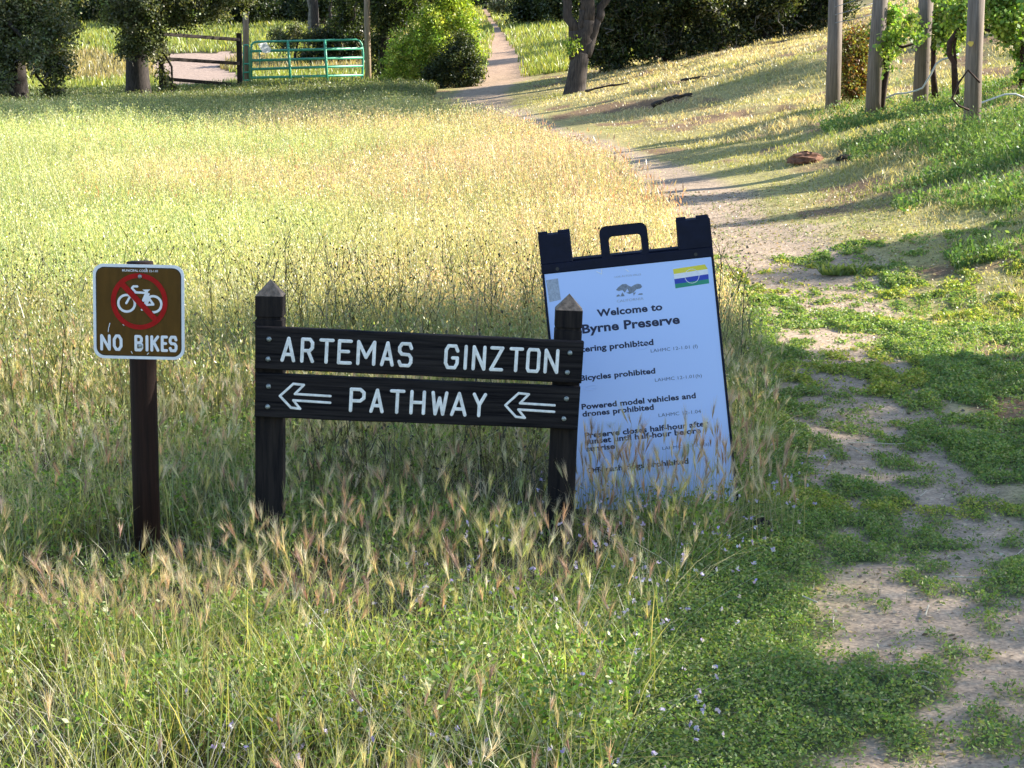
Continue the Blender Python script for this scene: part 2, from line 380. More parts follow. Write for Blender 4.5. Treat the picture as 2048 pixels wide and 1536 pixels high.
nn = fbm(V0[:, 0], V0[:, 1], 1.1, 33)
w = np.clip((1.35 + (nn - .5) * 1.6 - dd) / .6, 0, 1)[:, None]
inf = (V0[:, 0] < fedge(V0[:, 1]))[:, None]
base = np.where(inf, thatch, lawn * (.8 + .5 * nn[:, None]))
fw = np.clip((V0[:, 1] - 45) / 15, 0, 1)[:, None]; dirt = dirt * (1 - fw) + np.array([.42, .28, .19]) * fw; gcol = base * (1 - w) + dirt * w
bp_ = np.clip((fbm(V0[:, 0], V0[:, 1], .8, 44) - .54) * 9, 0, 1)[:, None] * (dd > 1.5)[:, None] * ~inf; gcol = gcol * (1 - bp_) + np.array([.20, .125, .07]) * bp_
def mat_pattern(x, y):
    """how far the herb mats exceed their local threshold (positive = covered)"""
    d = (x - tcx(y)) / thw(y); pat = .40 * fbm(x, y * .6, .36, 51, 2) + .60 * fbm(x, y * .5, .085, 57, 3)
    need = np.interp(d, [-2.2, -1.4, -1.0, -.5, .4, 1.0, 1.6, 3.0], [.18, .28, .41, .55, .575, .50, .43, .38])
    return pat - need - np.interp(y, [11, 14], [0, .10]) - np.interp(y, [8.5, 11, 14], [0, .05, .10]) * np.clip(d - 1.2, 0, 1)
moss = np.array([.060, .085, .028]); mk = np.clip(mat_pattern(V0[:, 0], V0[:, 1]) * 9 + .35, 0, 1) * (V0[:, 0] > fedge(V0[:, 1]) - .3) * (V0[:, 1] < 15)
def submesh(name, sel, col):
    q = Q[sel]; u, inv = np.unique(q, return_inverse=True)
    return tag(raw_mesh(name, V0[u], inv.reshape(-1, 4), M['ground'], (col * (1 - mk[:, None]) + moss * mk[:, None])[u], fsize=4, smooth=True), kind='structure')
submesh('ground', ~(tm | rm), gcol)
submesh('trail', tm & ~rm, gcol * .4 + dirt * .6)
submesh('dirt_road', rm, np.broadcast_to(np.array([.34, .25, .20]), gcol.shape))

# ------------------------------------------------------------------ grass builders (numpy, merged)
class Veg:
    def __init__(s): s.V = []; s.T = []; s.C = []; s.n = 0
    def push(s, V, T, C):
        s.V.append(V.reshape(-1, 3)); s.T.append(T.reshape(-1, 3) + s.n); s.C.append(C.reshape(-1, 3)); s.n += V.reshape(-1, 3).shape[0]
    def blades(s, base, h, w, lean, az, colb, colt, seg=2, bend=1.6):
        """tapered bent strips; returns tip positions and directions"""
        N = len(base); dirv = np.c_[np.cos(az), np.sin(az), np.zeros(N)]
        fa = U(0, 2 * np.pi, N); wd = np.c_[np.cos(fa), np.sin(fa), np.zeros(N)]
        V = np.empty((N, 2 * seg + 1, 3)); C = np.empty((N, 2 * seg + 1, 3))
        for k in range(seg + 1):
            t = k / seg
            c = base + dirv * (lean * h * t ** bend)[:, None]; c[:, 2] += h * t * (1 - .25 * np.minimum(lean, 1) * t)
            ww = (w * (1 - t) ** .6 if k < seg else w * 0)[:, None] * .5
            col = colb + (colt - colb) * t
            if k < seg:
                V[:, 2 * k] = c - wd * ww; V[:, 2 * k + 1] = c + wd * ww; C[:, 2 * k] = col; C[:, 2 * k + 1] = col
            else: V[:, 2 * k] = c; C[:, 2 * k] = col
        tris = []
        for k in range(seg - 1): tris += [[2 * k, 2 * k + 1, 2 * k + 3], [2 * k, 2 * k + 3, 2 * k + 2]]
        tris.append([2 * seg - 2, 2 * seg - 1, 2 * seg])
        T = np.arange(N)[:, None, None] * (2 * seg + 1) + np.array(tris)[None]
        s.push(V, T, C)
        tip = V[:, -1]; d = tip - (V[:, -3] + V[:, -2]) / 2; d /= np.linalg.norm(d, axis=1)[:, None] + 1e-9
        return tip, d
    def diamonds(s, c, axis, L, w, col):
        """flat rhombi (leaves, seeds) centred at c along axis"""
        N = len(c); r = rng.normal(size=(N, 3)); sd = np.cross(axis, r); sd /= np.linalg.norm(sd, axis=1)[:, None] + 1e-9
        L = np.broadcast_to(L, (N,))[:, None]; w = np.broadcast_to(w, (N,))[:, None]
        V = np.stack([c - axis * L / 2, c + sd * w / 2, c + axis * L / 2, c - sd * w / 2], 1)
        T = np.arange(N)[:, None, None] * 4 + np.array([[0, 1, 2], [0, 2, 3]])[None]
        s.push(V, T, np.repeat(col[:, None, :], 4, 1))
    def awns(s, base, d, L, spread, n, w, col, bl=.5):
        """brush-like barley heads: n thin bristles fanning from each spike"""
        N = len(base)
        B = np.repeat(base, n, 0); D = np.repeat(d, n, 0); LL = np.repeat(np.broadcast_to(L, (N,)), n)
        t = U(0, 1, N * n); st = B + D * (LL * bl * t)[:, None]
        r = rng.normal(size=(N * n, 3)); r -= D * (r * D).sum(1)[:, None]; r /= np.linalg.norm(r, axis=1)[:, None] + 1e-9
        dv = D + r * (spread * U(.3, 1, N * n))[:, None]; dv /= np.linalg.norm(dv, axis=1)[:, None]
        sd = np.cross(dv, rng.normal(size=(N * n, 3))); sd /= np.linalg.norm(sd, axis=1)[:, None] + 1e-9
        l = LL * U(.55, .9, N * n)
        V = np.stack([st - sd * w / 2, st + sd * w / 2, st + dv * l[:, None]], 1)
        T = np.arange(N * n)[:, None] * 3 + np.arange(3)[None]
        cc = np.repeat(col, n, 0) * U(.7, 1.25, N * n)[:, None]
        s.push(V, T, np.repeat(cc[:, None, :], 3, 1))
        # spike body
        s.diamonds(base + d * (np.broadcast_to(L, (N,)) * .33)[:, None], d, L * .7, L * .075, col * .72)
        s.diamonds(base + d * (np.broadcast_to(L, (N,)) * .33)[:, None], d, L * .7, L * .075, col * .85)
    def build(s, name, mat, parent=None):
        return raw_mesh(name, np.concatenate(s.V), np.concatenate(s.T), mat, np.concatenate(s.C), parent)

def pick(cols, n, jit=.15, wts=None):
    c = np.array(cols)[rng.choice(len(cols), n, p=wts)]
    return np.clip(c * U(1 - jit, 1 + jit, (n, 1)) * U(1 - jit * .4, 1 + jit * .4, (n, 3)), 0, .95)
def scatter(n, y0, y1, xl, xr, pw=1.0):
    """points between x = xl(y) and xr(y); pw biases towards the near end"""
    y = y0 + (y1 - y0) * U(0, 1, n) ** pw
    l, r = xl(y), xr(y); x = l + (r - l) * U(0, 1, n)
    return x, y
FR = .275      # half width of the view per metre of distance, with a margin
def onground(x, y): return np.c_[x, y, gz(x, y) - .01]

# posts and boards keep a little clear space of stems in front of their faces
def clear_signs(x, y):
    return ~((np.abs(x + .30) < .62) & (np.abs(y - 6.55) < .05))

# ------------------------------------------------------------------ meadow of wild oats
def meadow():
    v = Veg(); n = 230000
    x, y = scatter(n, 8.2, 55, lambda y: -FR * y - 1.2, fedge, 1.25)
    k = clear_signs(x, y) & (rng.random(n) < np.clip((fedge(y) - x) / .25 + .25, 0, 1)); x, y = x[k], y[k]; n = len(x)
    edge = np.clip((fedge(y) - x) / .8, 0, 1)
    h = np.interp(y, [8, 10, 14, 26, 30, 38, 46, 55], [.36, .46, .52, .52, .56, .54, .40, .24]) * (.55 + .45 * edge) * U(.55, 1.15, n) * (.75 + .5 * fbm(x, y, 1.6, 3))
    w = np.maximum(.0042, .00050 * y) * U(.7, 1.3, n)
    pink = np.clip((fbm(x, y, 3.2, 11) - .42) * 3 + np.interp(x, [-6, -2, .5], [-.9, .2, 1.1]) * np.interp(y, [9, 15, 22], [.2, .9, 1.2]), 0, 1)[:, None]
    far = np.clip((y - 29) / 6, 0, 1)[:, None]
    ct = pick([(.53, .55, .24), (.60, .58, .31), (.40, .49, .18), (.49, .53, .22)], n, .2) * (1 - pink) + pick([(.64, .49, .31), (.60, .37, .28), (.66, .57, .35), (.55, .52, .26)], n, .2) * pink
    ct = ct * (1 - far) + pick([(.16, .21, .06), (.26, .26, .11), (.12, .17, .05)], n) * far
    near = np.clip((11.5 - y) / 2.5, 0, 1)[:, None]
    ct = ct * (1 - near) + pick([(.26, .30, .10), (.34, .31, .14), (.18, .26, .08), (.42, .36, .18)], n) * near
    ct = ct * (.72 + .42 * fbm(x, y, 2.4, 23)[:, None]) * .97 * U(.72, 1.2, (n, 1)); gsel = rng.random((n, 1)) < .10; ct = np.where(gsel & (far < .5), ct * np.array([.55, .72, .55]), ct)
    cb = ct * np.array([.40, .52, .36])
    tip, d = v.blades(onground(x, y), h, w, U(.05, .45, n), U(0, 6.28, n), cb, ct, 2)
    # drooping spikelets near the tips
    sel = rng.random(n) < .6; q = 5
    tp = np.repeat(tip[sel], q, 0); m = len(tp); yy = np.repeat(y[sel], q)
    off = rng.normal(size=(m, 3)) * np.array([.030, .030, .045]); off[:, 2] -= .03
    ax = rng.normal(size=(m, 3)) * .5 + np.array([0, 0, -1]); ax /= np.linalg.norm(ax, axis=1)[:, None]
    L = np.maximum(.018, .00085 * yy) * U(.7, 1.3, m)
    v.diamonds(tp + off, ax, L, L * .38, np.repeat(ct[sel], q, 0) * U(.8, 1.4, (m, 1)))
    # red-brown brome heads
    n2 = 7000; x, y = scatter(n2, 16, 30, lambda y: -.22 * y, fedge, 1.2); b = onground(x, y); b[:, 2] += .42 * U(.5, 1.1, n2)
    ax = rng.normal(size=(n2, 3)) * .35 + np.array([0, 0, 1]); ax /= np.linalg.norm(ax, axis=1)[:, None]
    v.diamonds(b, ax, .06 * U(.7, 1.4, n2), .013, pick([(.42, .20, .13), (.50, .30, .18), (.40, .27, .15)], n2))
    o = v.build('meadow_grass', M['grass']); tag(o, 'tall pale yellow wild oat meadow filling the clearing behind the signs', 'grass', kind='stuff')
meadow()

# ------------------------------------------------------------------ foreground barley grass
def barley():
    v = Veg()
    n = 44000; x, y = scatter(n, 3.4, 9.6, lambda y: -FR * y - .5, lambda y: fedge(y) + .12, .85)
    k = (rng.random(n) < np.clip((fedge(y) - x) / .30 + .2, 0, 1) * np.clip((fbm(x, y, .38, 88, 3) - .33) * 4.5, .12, 1)) & clear_signs(x, y); x, y = x[k], y[k]; n = len(x)
    patch = fbm(x, y, .8, 17)
    dry = np.clip((y - 5.6) / 1.4, 0, 1)[:, None]
    cg = pick([(.22, .26, .05), (.27, .30, .065), (.35, .35, .09), (.15, .20, .045), (.40, .35, .14)], n, .2)
    cd = pick([(.30, .31, .16), (.22, .26, .11), (.40, .36, .22), (.20, .25, .12)], n, .2)
    mx = np.clip(.12 + .62 * dry + (fbm(x, y, .35, 19)[:, None] - .5) * 1.1 + (rng.random((n, 1)) < .12) * .6, 0, 1); c = (cg * (1 - mx) + cd * mx) * 1.55 * U(.5, 1.4, (n, 1))
    h = U(.09, .30, n) * (.6 + .8 * patch)
    tall = clear_h(x, y); h *= tall
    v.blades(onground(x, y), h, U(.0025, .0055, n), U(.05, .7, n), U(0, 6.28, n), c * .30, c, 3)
    # flowering stems with bristly heads
    n = 6000; x, y = scatter(n, 3.5, 9.4, lambda y: -FR * y - .4, lambda y: fedge(y) + .02, .9)
    dens = fbm(x, y, .9, 41); few = 1 - .72 * np.clip((6.0 - y) / 1.2, 0, 1) * np.clip((x + .55) / .7, 0, 1)
    k = (rng.random(n) < np.clip((dens - .32) * 3.2, .04, 1) * few) & clear_signs(x, y); x, y = x[k], y[k]; n = len(x)
    dryw = np.clip((y - 5.2) / 2.0, 0, 1)
    h = U(.18, .36, n) * (.8 + .4 * dens[k]) * clear_h(x, y)
    st = pick([(.26, .32, .09), (.34, .33, .13), (.42, .38, .2)], n)
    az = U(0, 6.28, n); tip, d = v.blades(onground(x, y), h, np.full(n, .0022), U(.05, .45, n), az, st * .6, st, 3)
    hc = 1.2 * np.where((rng.random(n) < .30 + .15 * dryw)[:, None], pick([(.58, .50, .38), (.52, .47, .32), (.62, .56, .46)], n), pick([(.46, .31, .24), (.54, .38, .28), (.34, .37, .14), (.44, .43, .18), (.34, .21, .18), (.54, .46, .26)], n))
    warm = (np.clip((-.6 - x) / .5, 0, 1) * np.clip((6.1 - y) / .6, 0, 1))[:, None]; hc = hc * (1 - warm) + warm * pick([(.58, .42, .33), (.64, .54, .38), (.46, .33, .27), (.55, .48, .28)], n)
    v.awns(tip - d * .01, d, U(.042, .080, n), .30 + .25 * rng.random(n).mean(), 28, .0010, hc)
    # taller wispy stand in front of the folding sign
    n = 240; x, y = U(.22, .98, n), U(6.45, 7.02, n); az = U(0, 6.28, n); st = pick([(.45, .42, .26), (.36, .34, .17), (.30, .33, .13)], n)
    tip, d = v.blades(onground(x, y), U(.16, .39, n) * (1 - .25 * np.abs(x - .6)), np.full(n, .0024), U(.03, .35, n), az, st * .6, st, 3)
    v.awns(tip - d * .01, d, U(.045, .085, n), .28, 26, .0011, pick([(.50, .36, .26), (.60, .50, .36), (.40, .26, .20), (.62, .56, .44)], n))
    # leaning bleached stalks
    n = 6500; x, y = scatter(n, 3.6, 10.5, lambda y: -FR * y - .3, fedge, .9); k = clear_signs(x, y); x, y = x[k], y[k]; n = len(x)
    c = pick([(.55, .50, .38), (.48, .46, .33), (.60, .57, .46)], n)
    v.blades(onground(x, y), U(.10, .36, n) * clear_h(x, y), U(.0015, .0032, n), U(.3, 2.2, n), U(0, 6.28, n), c * .8, c, 3, 1.3)
    o = v.build('foreground_grass', M['grass']); tag(o, 'green foxtail barley with purplish and straw bristly heads in front of the signs', 'grass', kind='stuff')
def clear_h(x, y):
    """shorter growth where the view to the sign faces is open"""
    a = np.where((np.abs(x + .35) < .75) & (y > 5.2) & (y < 7.0), .66, 1.0)
    b = np.where((x > .1) & (x < 1.0) & (y > 5.4) & (y < 7.3), .82, 1.0)
    c = np.where((np.abs(x + 1.16) < .30) & (y > 5.2) & (y < 6.4), .5, 1.0)
    return a * b * c
barley()

# ------------------------------------------------------------------ dark dried stalks with seed heads between the signs
def weeds():
    v = Veg(); n = 900
    x, y = scatter(n, 7.3, 11.2, lambda y: -.27 * y, lambda y: fedge(y) - .15, 1)
    k = rng.random(n) < np.clip(fbm(x, y, .9, 77) * 4 - 1.5, .03, 1); x, y = x[k], y[k]; n = len(x)
    xb, yb = U(-.72, .12, 70), U(6.7, 7.3, 70); x = np.r_[x, xb]; y = np.r_[y, yb]; n = len(x)
    c = pick([(.03, .03, .012), (.06, .055, .02), (.10, .10, .035)], n)
    h = U(.42, .78, n) * np.where(y < 7.31, .55, 1); tip, d = v.blades(onground(x, y), h, np.full(n, .0065), U(.02, .35, n), U(0, 6.28, n), c, c, 3)
    v.diamonds(tip, d, .020, .011, c * .7)
    for k in range(3):
        b = onground(x, y); t = U(.5, .85, n); b = b + (tip - b) * t[:, None]
        t2, d2 = v.blades(b, h * U(.12, .3, n), np.full(n, .0048), U(.4, 1.2, n), U(0, 6.28, n), c, c, 2)
        v.diamonds(t2, d2, .017, .010, c * .7)
    o = v.build('dry_weeds', M['grass']); tag(o, 'thin dark dried weed stalks with small round seed heads behind the pathway sign', 'weeds', kind='stuff')
weeds()

# ------------------------------------------------------------------ low herbs beside and on the near trail
def clover():
    v = Veg()
    n = 1250000; x, y = scatter(n, 3.3, 15, lambda y: fedge(y) - .35, lambda y: FR * y + 1.9, .9)
    ex = mat_pattern(x, y) + (fbm(x, y, .05, 52, 2) - .5) * .10
    k = rng.random(n) < 1 / (1 + np.exp(-ex / .040)); thick = ex[k]; x, y = x[k], y[k]; n = len(x)
    z = U(.004, .018, n) + np.clip(thick, 0, .16) * U(.0, .22, n)
    c = onground(x, y); c[:, 2] += .01 + z
    s = np.maximum(.0095, .0014 * y) * U(.6, 1.6, n)
    ax = rng.normal(size=(n, 3)) * np.array([1, 1, .55]); ax /= np.linalg.norm(ax, axis=1)[:, None]
    col = pick([(.17, .26, .065), (.22, .32, .08), (.12, .20, .055), (.28, .35, .10), (.33, .34, .14)], n, .2)
    yel = (fbm(x, y, .9, 61) > .58)[:, None]; col = np.where(yel, col * np.array([1.5, 1.25, .9]), col)
    v.diamonds(c, ax, s, s * .55, col)
    n = 150000; x, y = scatter(n, 3.3, 19, lambda y: fedge(y) - .2, lambda y: FR * y + 1.9, 1.0)
    k = rng.random(n) < 1 / (1 + np.exp(-(mat_pattern(x, y) + .02) / .05)) * .9; x, y = x[k], y[k]; n = len(x)
    c = pick([(.15, .23, .05), (.22, .28, .07), (.30, .30, .12), (.38, .34, .18)], n, .2); v.blades(onground(x, y), U(.012, .05, n), np.maximum(.003, .0005 * y) * U(.7, 1.3, n), U(.2, 1.3, n), U(0, 6.28, n), c * .6, c, 2)
    # herbs under the barley as well
    n = 230000; x, y = scatter(n, 3.3, 10.5, lambda y: -FR * y - .4, fedge, .85); hol = fbm(x, y, .38, 88, 3); k = rng.random(n) < np.clip((hol - .36) * 5, .06, 1); x, y, hol = x[k], y[k], hol[k]; n = len(x); c = onground(x, y); c[:, 2] += U(.005, .17, n) * clear_h(x, y) * np.clip(hol * 1.9, .4, 1.3)
    ax = rng.normal(size=(n, 3)); ax /= np.linalg.norm(ax, axis=1)[:, None]; s = U(.008, .026, n)
    v.diamonds(c, ax, s, s * .45, pick([(.13, .23, .04), (.20, .32, .055), (.07, .13, .03), (.25, .29, .10), (.34, .35, .17), (.27, .39, .07)], n, .2))
    o = v.build('ground_cover', M['green']); tag(o, 'low mats of small green herbs spreading over the edge of the trail', 'ground cover', kind='stuff')
    v = Veg(); n = 330; x, y = scatter(n, 3.8, 7.6, lambda y: np.interp(y, [4, 6, 8], [-.9, -.3, .4]), lambda y: fedge(y) + .25, .9)
    c = onground(x, y); c[:, 2] += U(.06, .17, n)
    for k in range(4):
        ax = rng.normal(size=(n, 3)); ax /= np.linalg.norm(ax, axis=1)[:, None]
        v.diamonds(c + rng.normal(size=(n, 3)) * .003, ax, .013, .008, pick([(.42, .34, .66), (.50, .42, .70), (.60, .55, .74)], n))
    o = v.build('wildflowers', M['green']); tag(o, 'scattered tiny lilac wildflowers among the green foreground grass', 'flowers', kind='stuff')
clover()

# ------------------------------------------------------------------ short grass on the bank, beside the far trail and on the far slope
def bank():
    v = Veg(); n = 240000
    x, y = scatter(n, 9.5, 60, lambda y: fedge(y) - .1, lambda y: FR * y + 2.2, 1.15)
    d = np.abs(x - tcx(y)) / thw(y); pat = fbm(x, y, .9, 71)
    k = rng.random(n) < np.clip((d - .75 + (pat - .5) * 1.4) * 1.1, .30 * np.clip((y - 17) / 5, 0, 1) * (y < 48), 1); x, y, d, pat = x[k], y[k], d[k], pat[k]; n = len(x)
    up = np.clip((x - tcx(y) - thw(y)) / 1.6, 0, 1)
    h = (.018 + .070 * up) * U(.4, 1.4, n) * (.4 + 1.2 * pat ** 1.5)
    w = np.maximum(.0045, .00055 * y) * U(.7, 1.3, n)
    k = rng.random(n) > np.clip((fbm(x, y, .8, 44) - .52) * 7, 0, .75); x, y, up, h, w = x[k], y[k], up[k], h[k], w[k]; n = len(x)
    strawy = np.clip((fbm(x, y, 1.3, 73) - .45) * 4 + np.interp(y, [12, 22, 30, 45], [-.1, .15, .6, .95]) * up, 0, 1)[:, None]
    c = pick([(.42, .43, .13), (.32, .37, .10), (.50, .48, .17)], n, .2) * (1 - strawy) + pick([(.66, .56, .32), (.58, .47, .26), (.70, .62, .38)], n, .2) * strawy
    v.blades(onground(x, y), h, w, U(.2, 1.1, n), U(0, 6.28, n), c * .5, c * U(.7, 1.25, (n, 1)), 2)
    # far slope, both sides of the far trail and behind the gate
    n = 120000; x, y = scatter(n, 55, 108, lambda y: -FR * y - 2, lambda y: .09 * y + 2, 1.2)
    k = (np.abs(x - tcx(y)) > thw(y) * np.interp(y, [55, 66, 75], [.8, .75, .3]) * (.7 + .55 * rng.random(n))) & ~road_mask(x, y); x, y = x[k], y[k]; n = len(x)
    c = pick([(.30, .36, .07), (.38, .40, .09), (.24, .32, .06)], n, .2)
    br = (fbm(x, y, 5, 81) > .66)[:, None]; c = np.where(br, pick([(.36, .30, .13), (.40, .35, .15)], n), c)
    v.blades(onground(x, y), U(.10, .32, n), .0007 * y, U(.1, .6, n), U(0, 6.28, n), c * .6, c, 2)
    o = v.build('bank_grass', M['grass']); tag(o, 'short yellow green grass on the sloping bank right of the trail', 'grass', kind='stuff')
    # taller leafy weeds at the foot of the vineyard posts
    v = Veg(); n = 60000
    x, y = scatter(n, 13.5, 27, lambda y: np.interp(y, [13.5, 18, 24, 27], [3.3, 3.6, 4.0, 4.2]) - .3, lambda y: FR * y + .8, 1)
    k = rng.random(n) < np.clip((fbm(x, y, .8, 91) - .44) * 5 + 1.1 * np.exp(-((x - 4.6) / .7) ** 2 - ((y - 20) / 1.6) ** 2), 0, 1); x, y = x[k], y[k]; n = len(x)
    c = pick([(.10, .19, .05), (.16, .25, .06), (.22, .28, .10)], n, .25)
    h = U(.02, .20, n) * U(.4, 1.2, n) * (1 + .9 * np.exp(-((x - 4.6) / .8) ** 2 - ((y - 20) / 2) ** 2))
    v.blades(onground(x, y), h, U(.005, .011, n), U(.1, .9, n), U(0, 6.28, n), c * .6, c, 2)
    b = onground(x, y); b[:, 2] += h * U(.3, .9, n); ax = rng.normal(size=(n, 3)); ax /= np.linalg.norm(ax, axis=1)[:, None]; L = U(.02, .05, n)
    v.diamonds(b, ax, L, L * .6, c)
    o = v.build('bank_weeds', M['green']); tag(o, 'leafy green weeds crowding the feet of the vineyard posts', 'weeds', kind='stuff')
bank()

# ------------------------------------------------------------------ no-bikes sign
SW, SH = .290, .302
zx = lambda X: (X - 494) / 732 * SW                # enlarged photo measurements -> metres on the plate
zz = lambda Yp: (945 - Yp) / 760 * SH
GL = {  # single-stroke capitals, unit box
    'A': [[(0, 0), (.5, 1), (1, 0)], [(.2, .27), (.8, .27)]], 'R': [[(0, 0), (0, 1), (.7, 1), (.95, .85), (.95, .62), (.7, .48), (0, .48)], [(.55, .48), (1, 0)]],
    'T': [[(0, 1), (1, 1)], [(.5, 1), (.5, 0)]], 'E': [[(1, 1), (0, 1), (0, 0), (1, 0)], [(0, .52), (.8, .52)]], 'M': [[(0, 0), (0, 1), (.5, .3), (1, 1), (1, 0)]],
    'S': [[(1, .80), (.85, 1), (.2, 1), (0, .83), (0, .65), (.2, .52), (.8, .50), (1, .36), (1, .15), (.82, 0), (.15, 0), (0, .17)]],
    'G': [[(1, .78), (.82, 1), (.2, 1), (0, .8), (0, .2), (.2, 0), (.8, 0), (1, .2), (1, .45), (.6, .45)]], 'I': [[(.5, 0), (.5, 1)]], 'N': [[(0, 0), (0, 1), (1, 0), (1, 1)]],
    'Z': [[(0, 1), (1, 1), (0, 0), (1, 0)]], 'O': [[(.12, 0), (0, .12), (0, .88), (.12, 1), (.88, 1), (1, .88), (1, .12), (.88, 0), (.12, 0)]],
    'Q': [[(.3, 0), (0, .25), (0, .75), (.3, 1), (.7, 1), (1, .75), (1, .25), (.7, 0), (.3, 0)]],
    'P': [[(0, 0), (0, 1), (.72, 1), (1, .85), (1, .6), (.72, .46), (0, .46)]], 'H': [[(0, 0), (0, 1)], [(1, 0), (1, 1)], [(0, .5), (1, .5)]],
    'W': [[(0, 1), (.22, 0), (.5, .75), (.78, 0), (1, 1)]], 'Y': [[(0, 1), (.5, .5), (1, 1)], [(.5, .5), (.5, 0)]],
    'B': [[(0, 0), (0, 1), (.7, 1), (.95, .87), (.95, .66), (.7, .53), (1, .38), (1, .15), (.75, 0), (0, 0)], [(0, .53), (.7, .53)]], 'K': [[(0, 0), (0, 1)], [(1, 1), (0, .4)], [(.32, .6), (1, 0)]]}
def letter(mb, ch, x0, x1, z0, z1, r, flat, y, m):
    for st in GL[ch]:
        mb.stroke([(x0 + r + p[0] * (x1 - x0 - 2 * r), z0 + r + p[1] * (z1 - z0 - 2 * r)) for p in st], r, flat, y, m)

def no_bikes():
    b = G(-1.185, 6.34); D = 6.34
    root = empty('no_bikes_sign', b, 'small brown and white no bikes sign on a dark wooden post', 'sign', rot=(0, 0, math.radians(-1)))
    zb = P(277, 714, D).z - b.z; zt = P(277, 527, D).z - b.z
    mb = MB(); mb.tube([(0, 0, -.25), (0, 0, .3), (.003, 0, .7), (.002, 0, zt + .006)], [.0425, .043, .0425, .042], M['redwood'], 20)
    mb.build('post', root, True)
    mb = MB(); y = -.044
    mb.prism(rrect(-SW / 2, SW / 2, 0, SH, .034), y - .002, y, M['signwhite'])
    mb.prism(rrect(-SW / 2 + .0095, SW / 2 - .0095, .0095, SH - .0095, .027), y - .0026, y - .0021, M['signblack'])
    mb.prism(rrect(-SW / 2 + .0125, SW / 2 - .0125, .0125, SH - .0125, .024), y - .0032, y - .0027, M['signbrown'])
    yb = y - .0040; wt = M['signwhite']; q = lambda X, Yp: (zx(X), zz(Yp)); px = SW / 732
    mb.ring(*q(398, 497), 57 * px, 76 * px, yb, yb + .0006, wt); 
    mb.ring(*q(612, 500), 55 * px, 74 * px, yb, yb + .0006, wt, math.radians(-100), math.radians(215))
    for i, (a, c, wd) in enumerate((((485, 360), (455, 360), 9), ((455, 360), (442, 374), 9), ((442, 374), (470, 404), 9), ((468, 408), (552, 410), 9), ((432, 432), (396, 496), 9), ((440, 436), (532, 530), 8),
                     ((560, 405), (533, 470), 11), ((545, 470), (575, 420), 9), ((548, 412), (612, 500), 9), ((612, 502), (552, 506), 9), ((556, 504), (584, 450), 8), ((520, 546), (545, 540), 8), ((530, 520), (530, 544), 8))):
        mb.stroke([q(*a), q(*c)], wd * px, .04, yb - .0002 - i * .00004, wt)
    mb.prism([q(525, 384), q(590, 382), q(572, 398), q(568, 410), q(548, 410), q(545, 398)], yb - .0009, yb - .0002, wt)
    mb.ring(*q(500, 480), 188 * px, 227 * px, yb - .0016, yb - .0009, M['signred'], n=64)
    d = (638 - 362) / math.hypot(276, 290), (630 - 340) / math.hypot(276, 290); hw = 23
    mb.prism([q(362 + d[1] * hw, 340 - d[0] * hw), q(638 + d[1] * hw, 630 - d[0] * hw), q(638 - d[1] * hw, 630 + d[0] * hw), q(362 - d[1] * hw, 340 + d[0] * hw)], yb - .0024, yb - .0017, M['signred'])
    for ch, x0, x1 in (('N', 183, 268), ('Q', 284, 362), ('B', 458, 528), ('I', 540, 578), ('K', 586, 658), ('E', 670, 728), ('S', 734, 804)):
        letter(mb, ch, zx(x0), zx(x1), zz(882), zz(750), .0046, .12, yb, wt)
    mb.text('MUNICIPAL CODE 12-1.01', zx(365), zz(243), 285 * px, yb, wt, .015)
    # scratches and pale bird marks
    for a, c in (((262, 660), (255, 690)), ((252, 695), (248, 730)), ((366, 668), (376, 676)), ((560, 905), (572, 893)), ((432, 885), (440, 900)), ((556, 215), (563, 232))):
        mb.stroke([q(*a), q(*c)], .0011, .3, yb, wt)
    panel = mb.build('sign_plate', root); panel.location = (0, 0, zb); panel.rotation_euler = (0, math.radians(1.2), 0)
    for (X, Yp) in ((508, 280), (505, 838)):
        m2 = MB(); m2.tube([(zx(X), yb + .001, zz(Yp)), (zx(X), yb - .005, zz(Yp)), (zx(X), yb - .007, zz(Yp))], [.0068, .0065, .003], M['galv'], 12); o = m2.build('bolt', panel, True)
no_bikes()

# ------------------------------------------------------------------ pathway sign
def post_mesh(w, zt, m, name, parent, groove):
    """square post, pyramid top in paler end grain, saw kerf below the cap"""
    h = w / 2; ph = .052; mb = MB(); c = .003
    def oct_(s): return [(-s + c, -s), (s - c, -s), (s, -s + c), (s, s - c), (s - c, s), (-s + c, s), (-s, s - c), (-s, -s + c)]
    lv = [(-.3, h), (groove - .006, h), (groove - .004, h - .005), (groove + .004, h - .005), (groove + .006, h), (zt - ph, h)]
    vs = [(x, y, z) for z, s in lv for x, y in oct_(s)]
    mb.add(vs, [[i * 8 + k, i * 8 + (k + 1) % 8, (i + 1) * 8 + (k + 1) % 8, (i + 1) * 8 + k] for i in range(len(lv) - 1) for k in range(8)], m)
    top = [(x, y, zt - ph) for x, y in oct_(h)] + [(0, 0, zt)]
    mb.add(top, [[k, (k + 1) % 8, 8] for k in range(8)], M['endgrain'])
    return mb.build(name, parent)

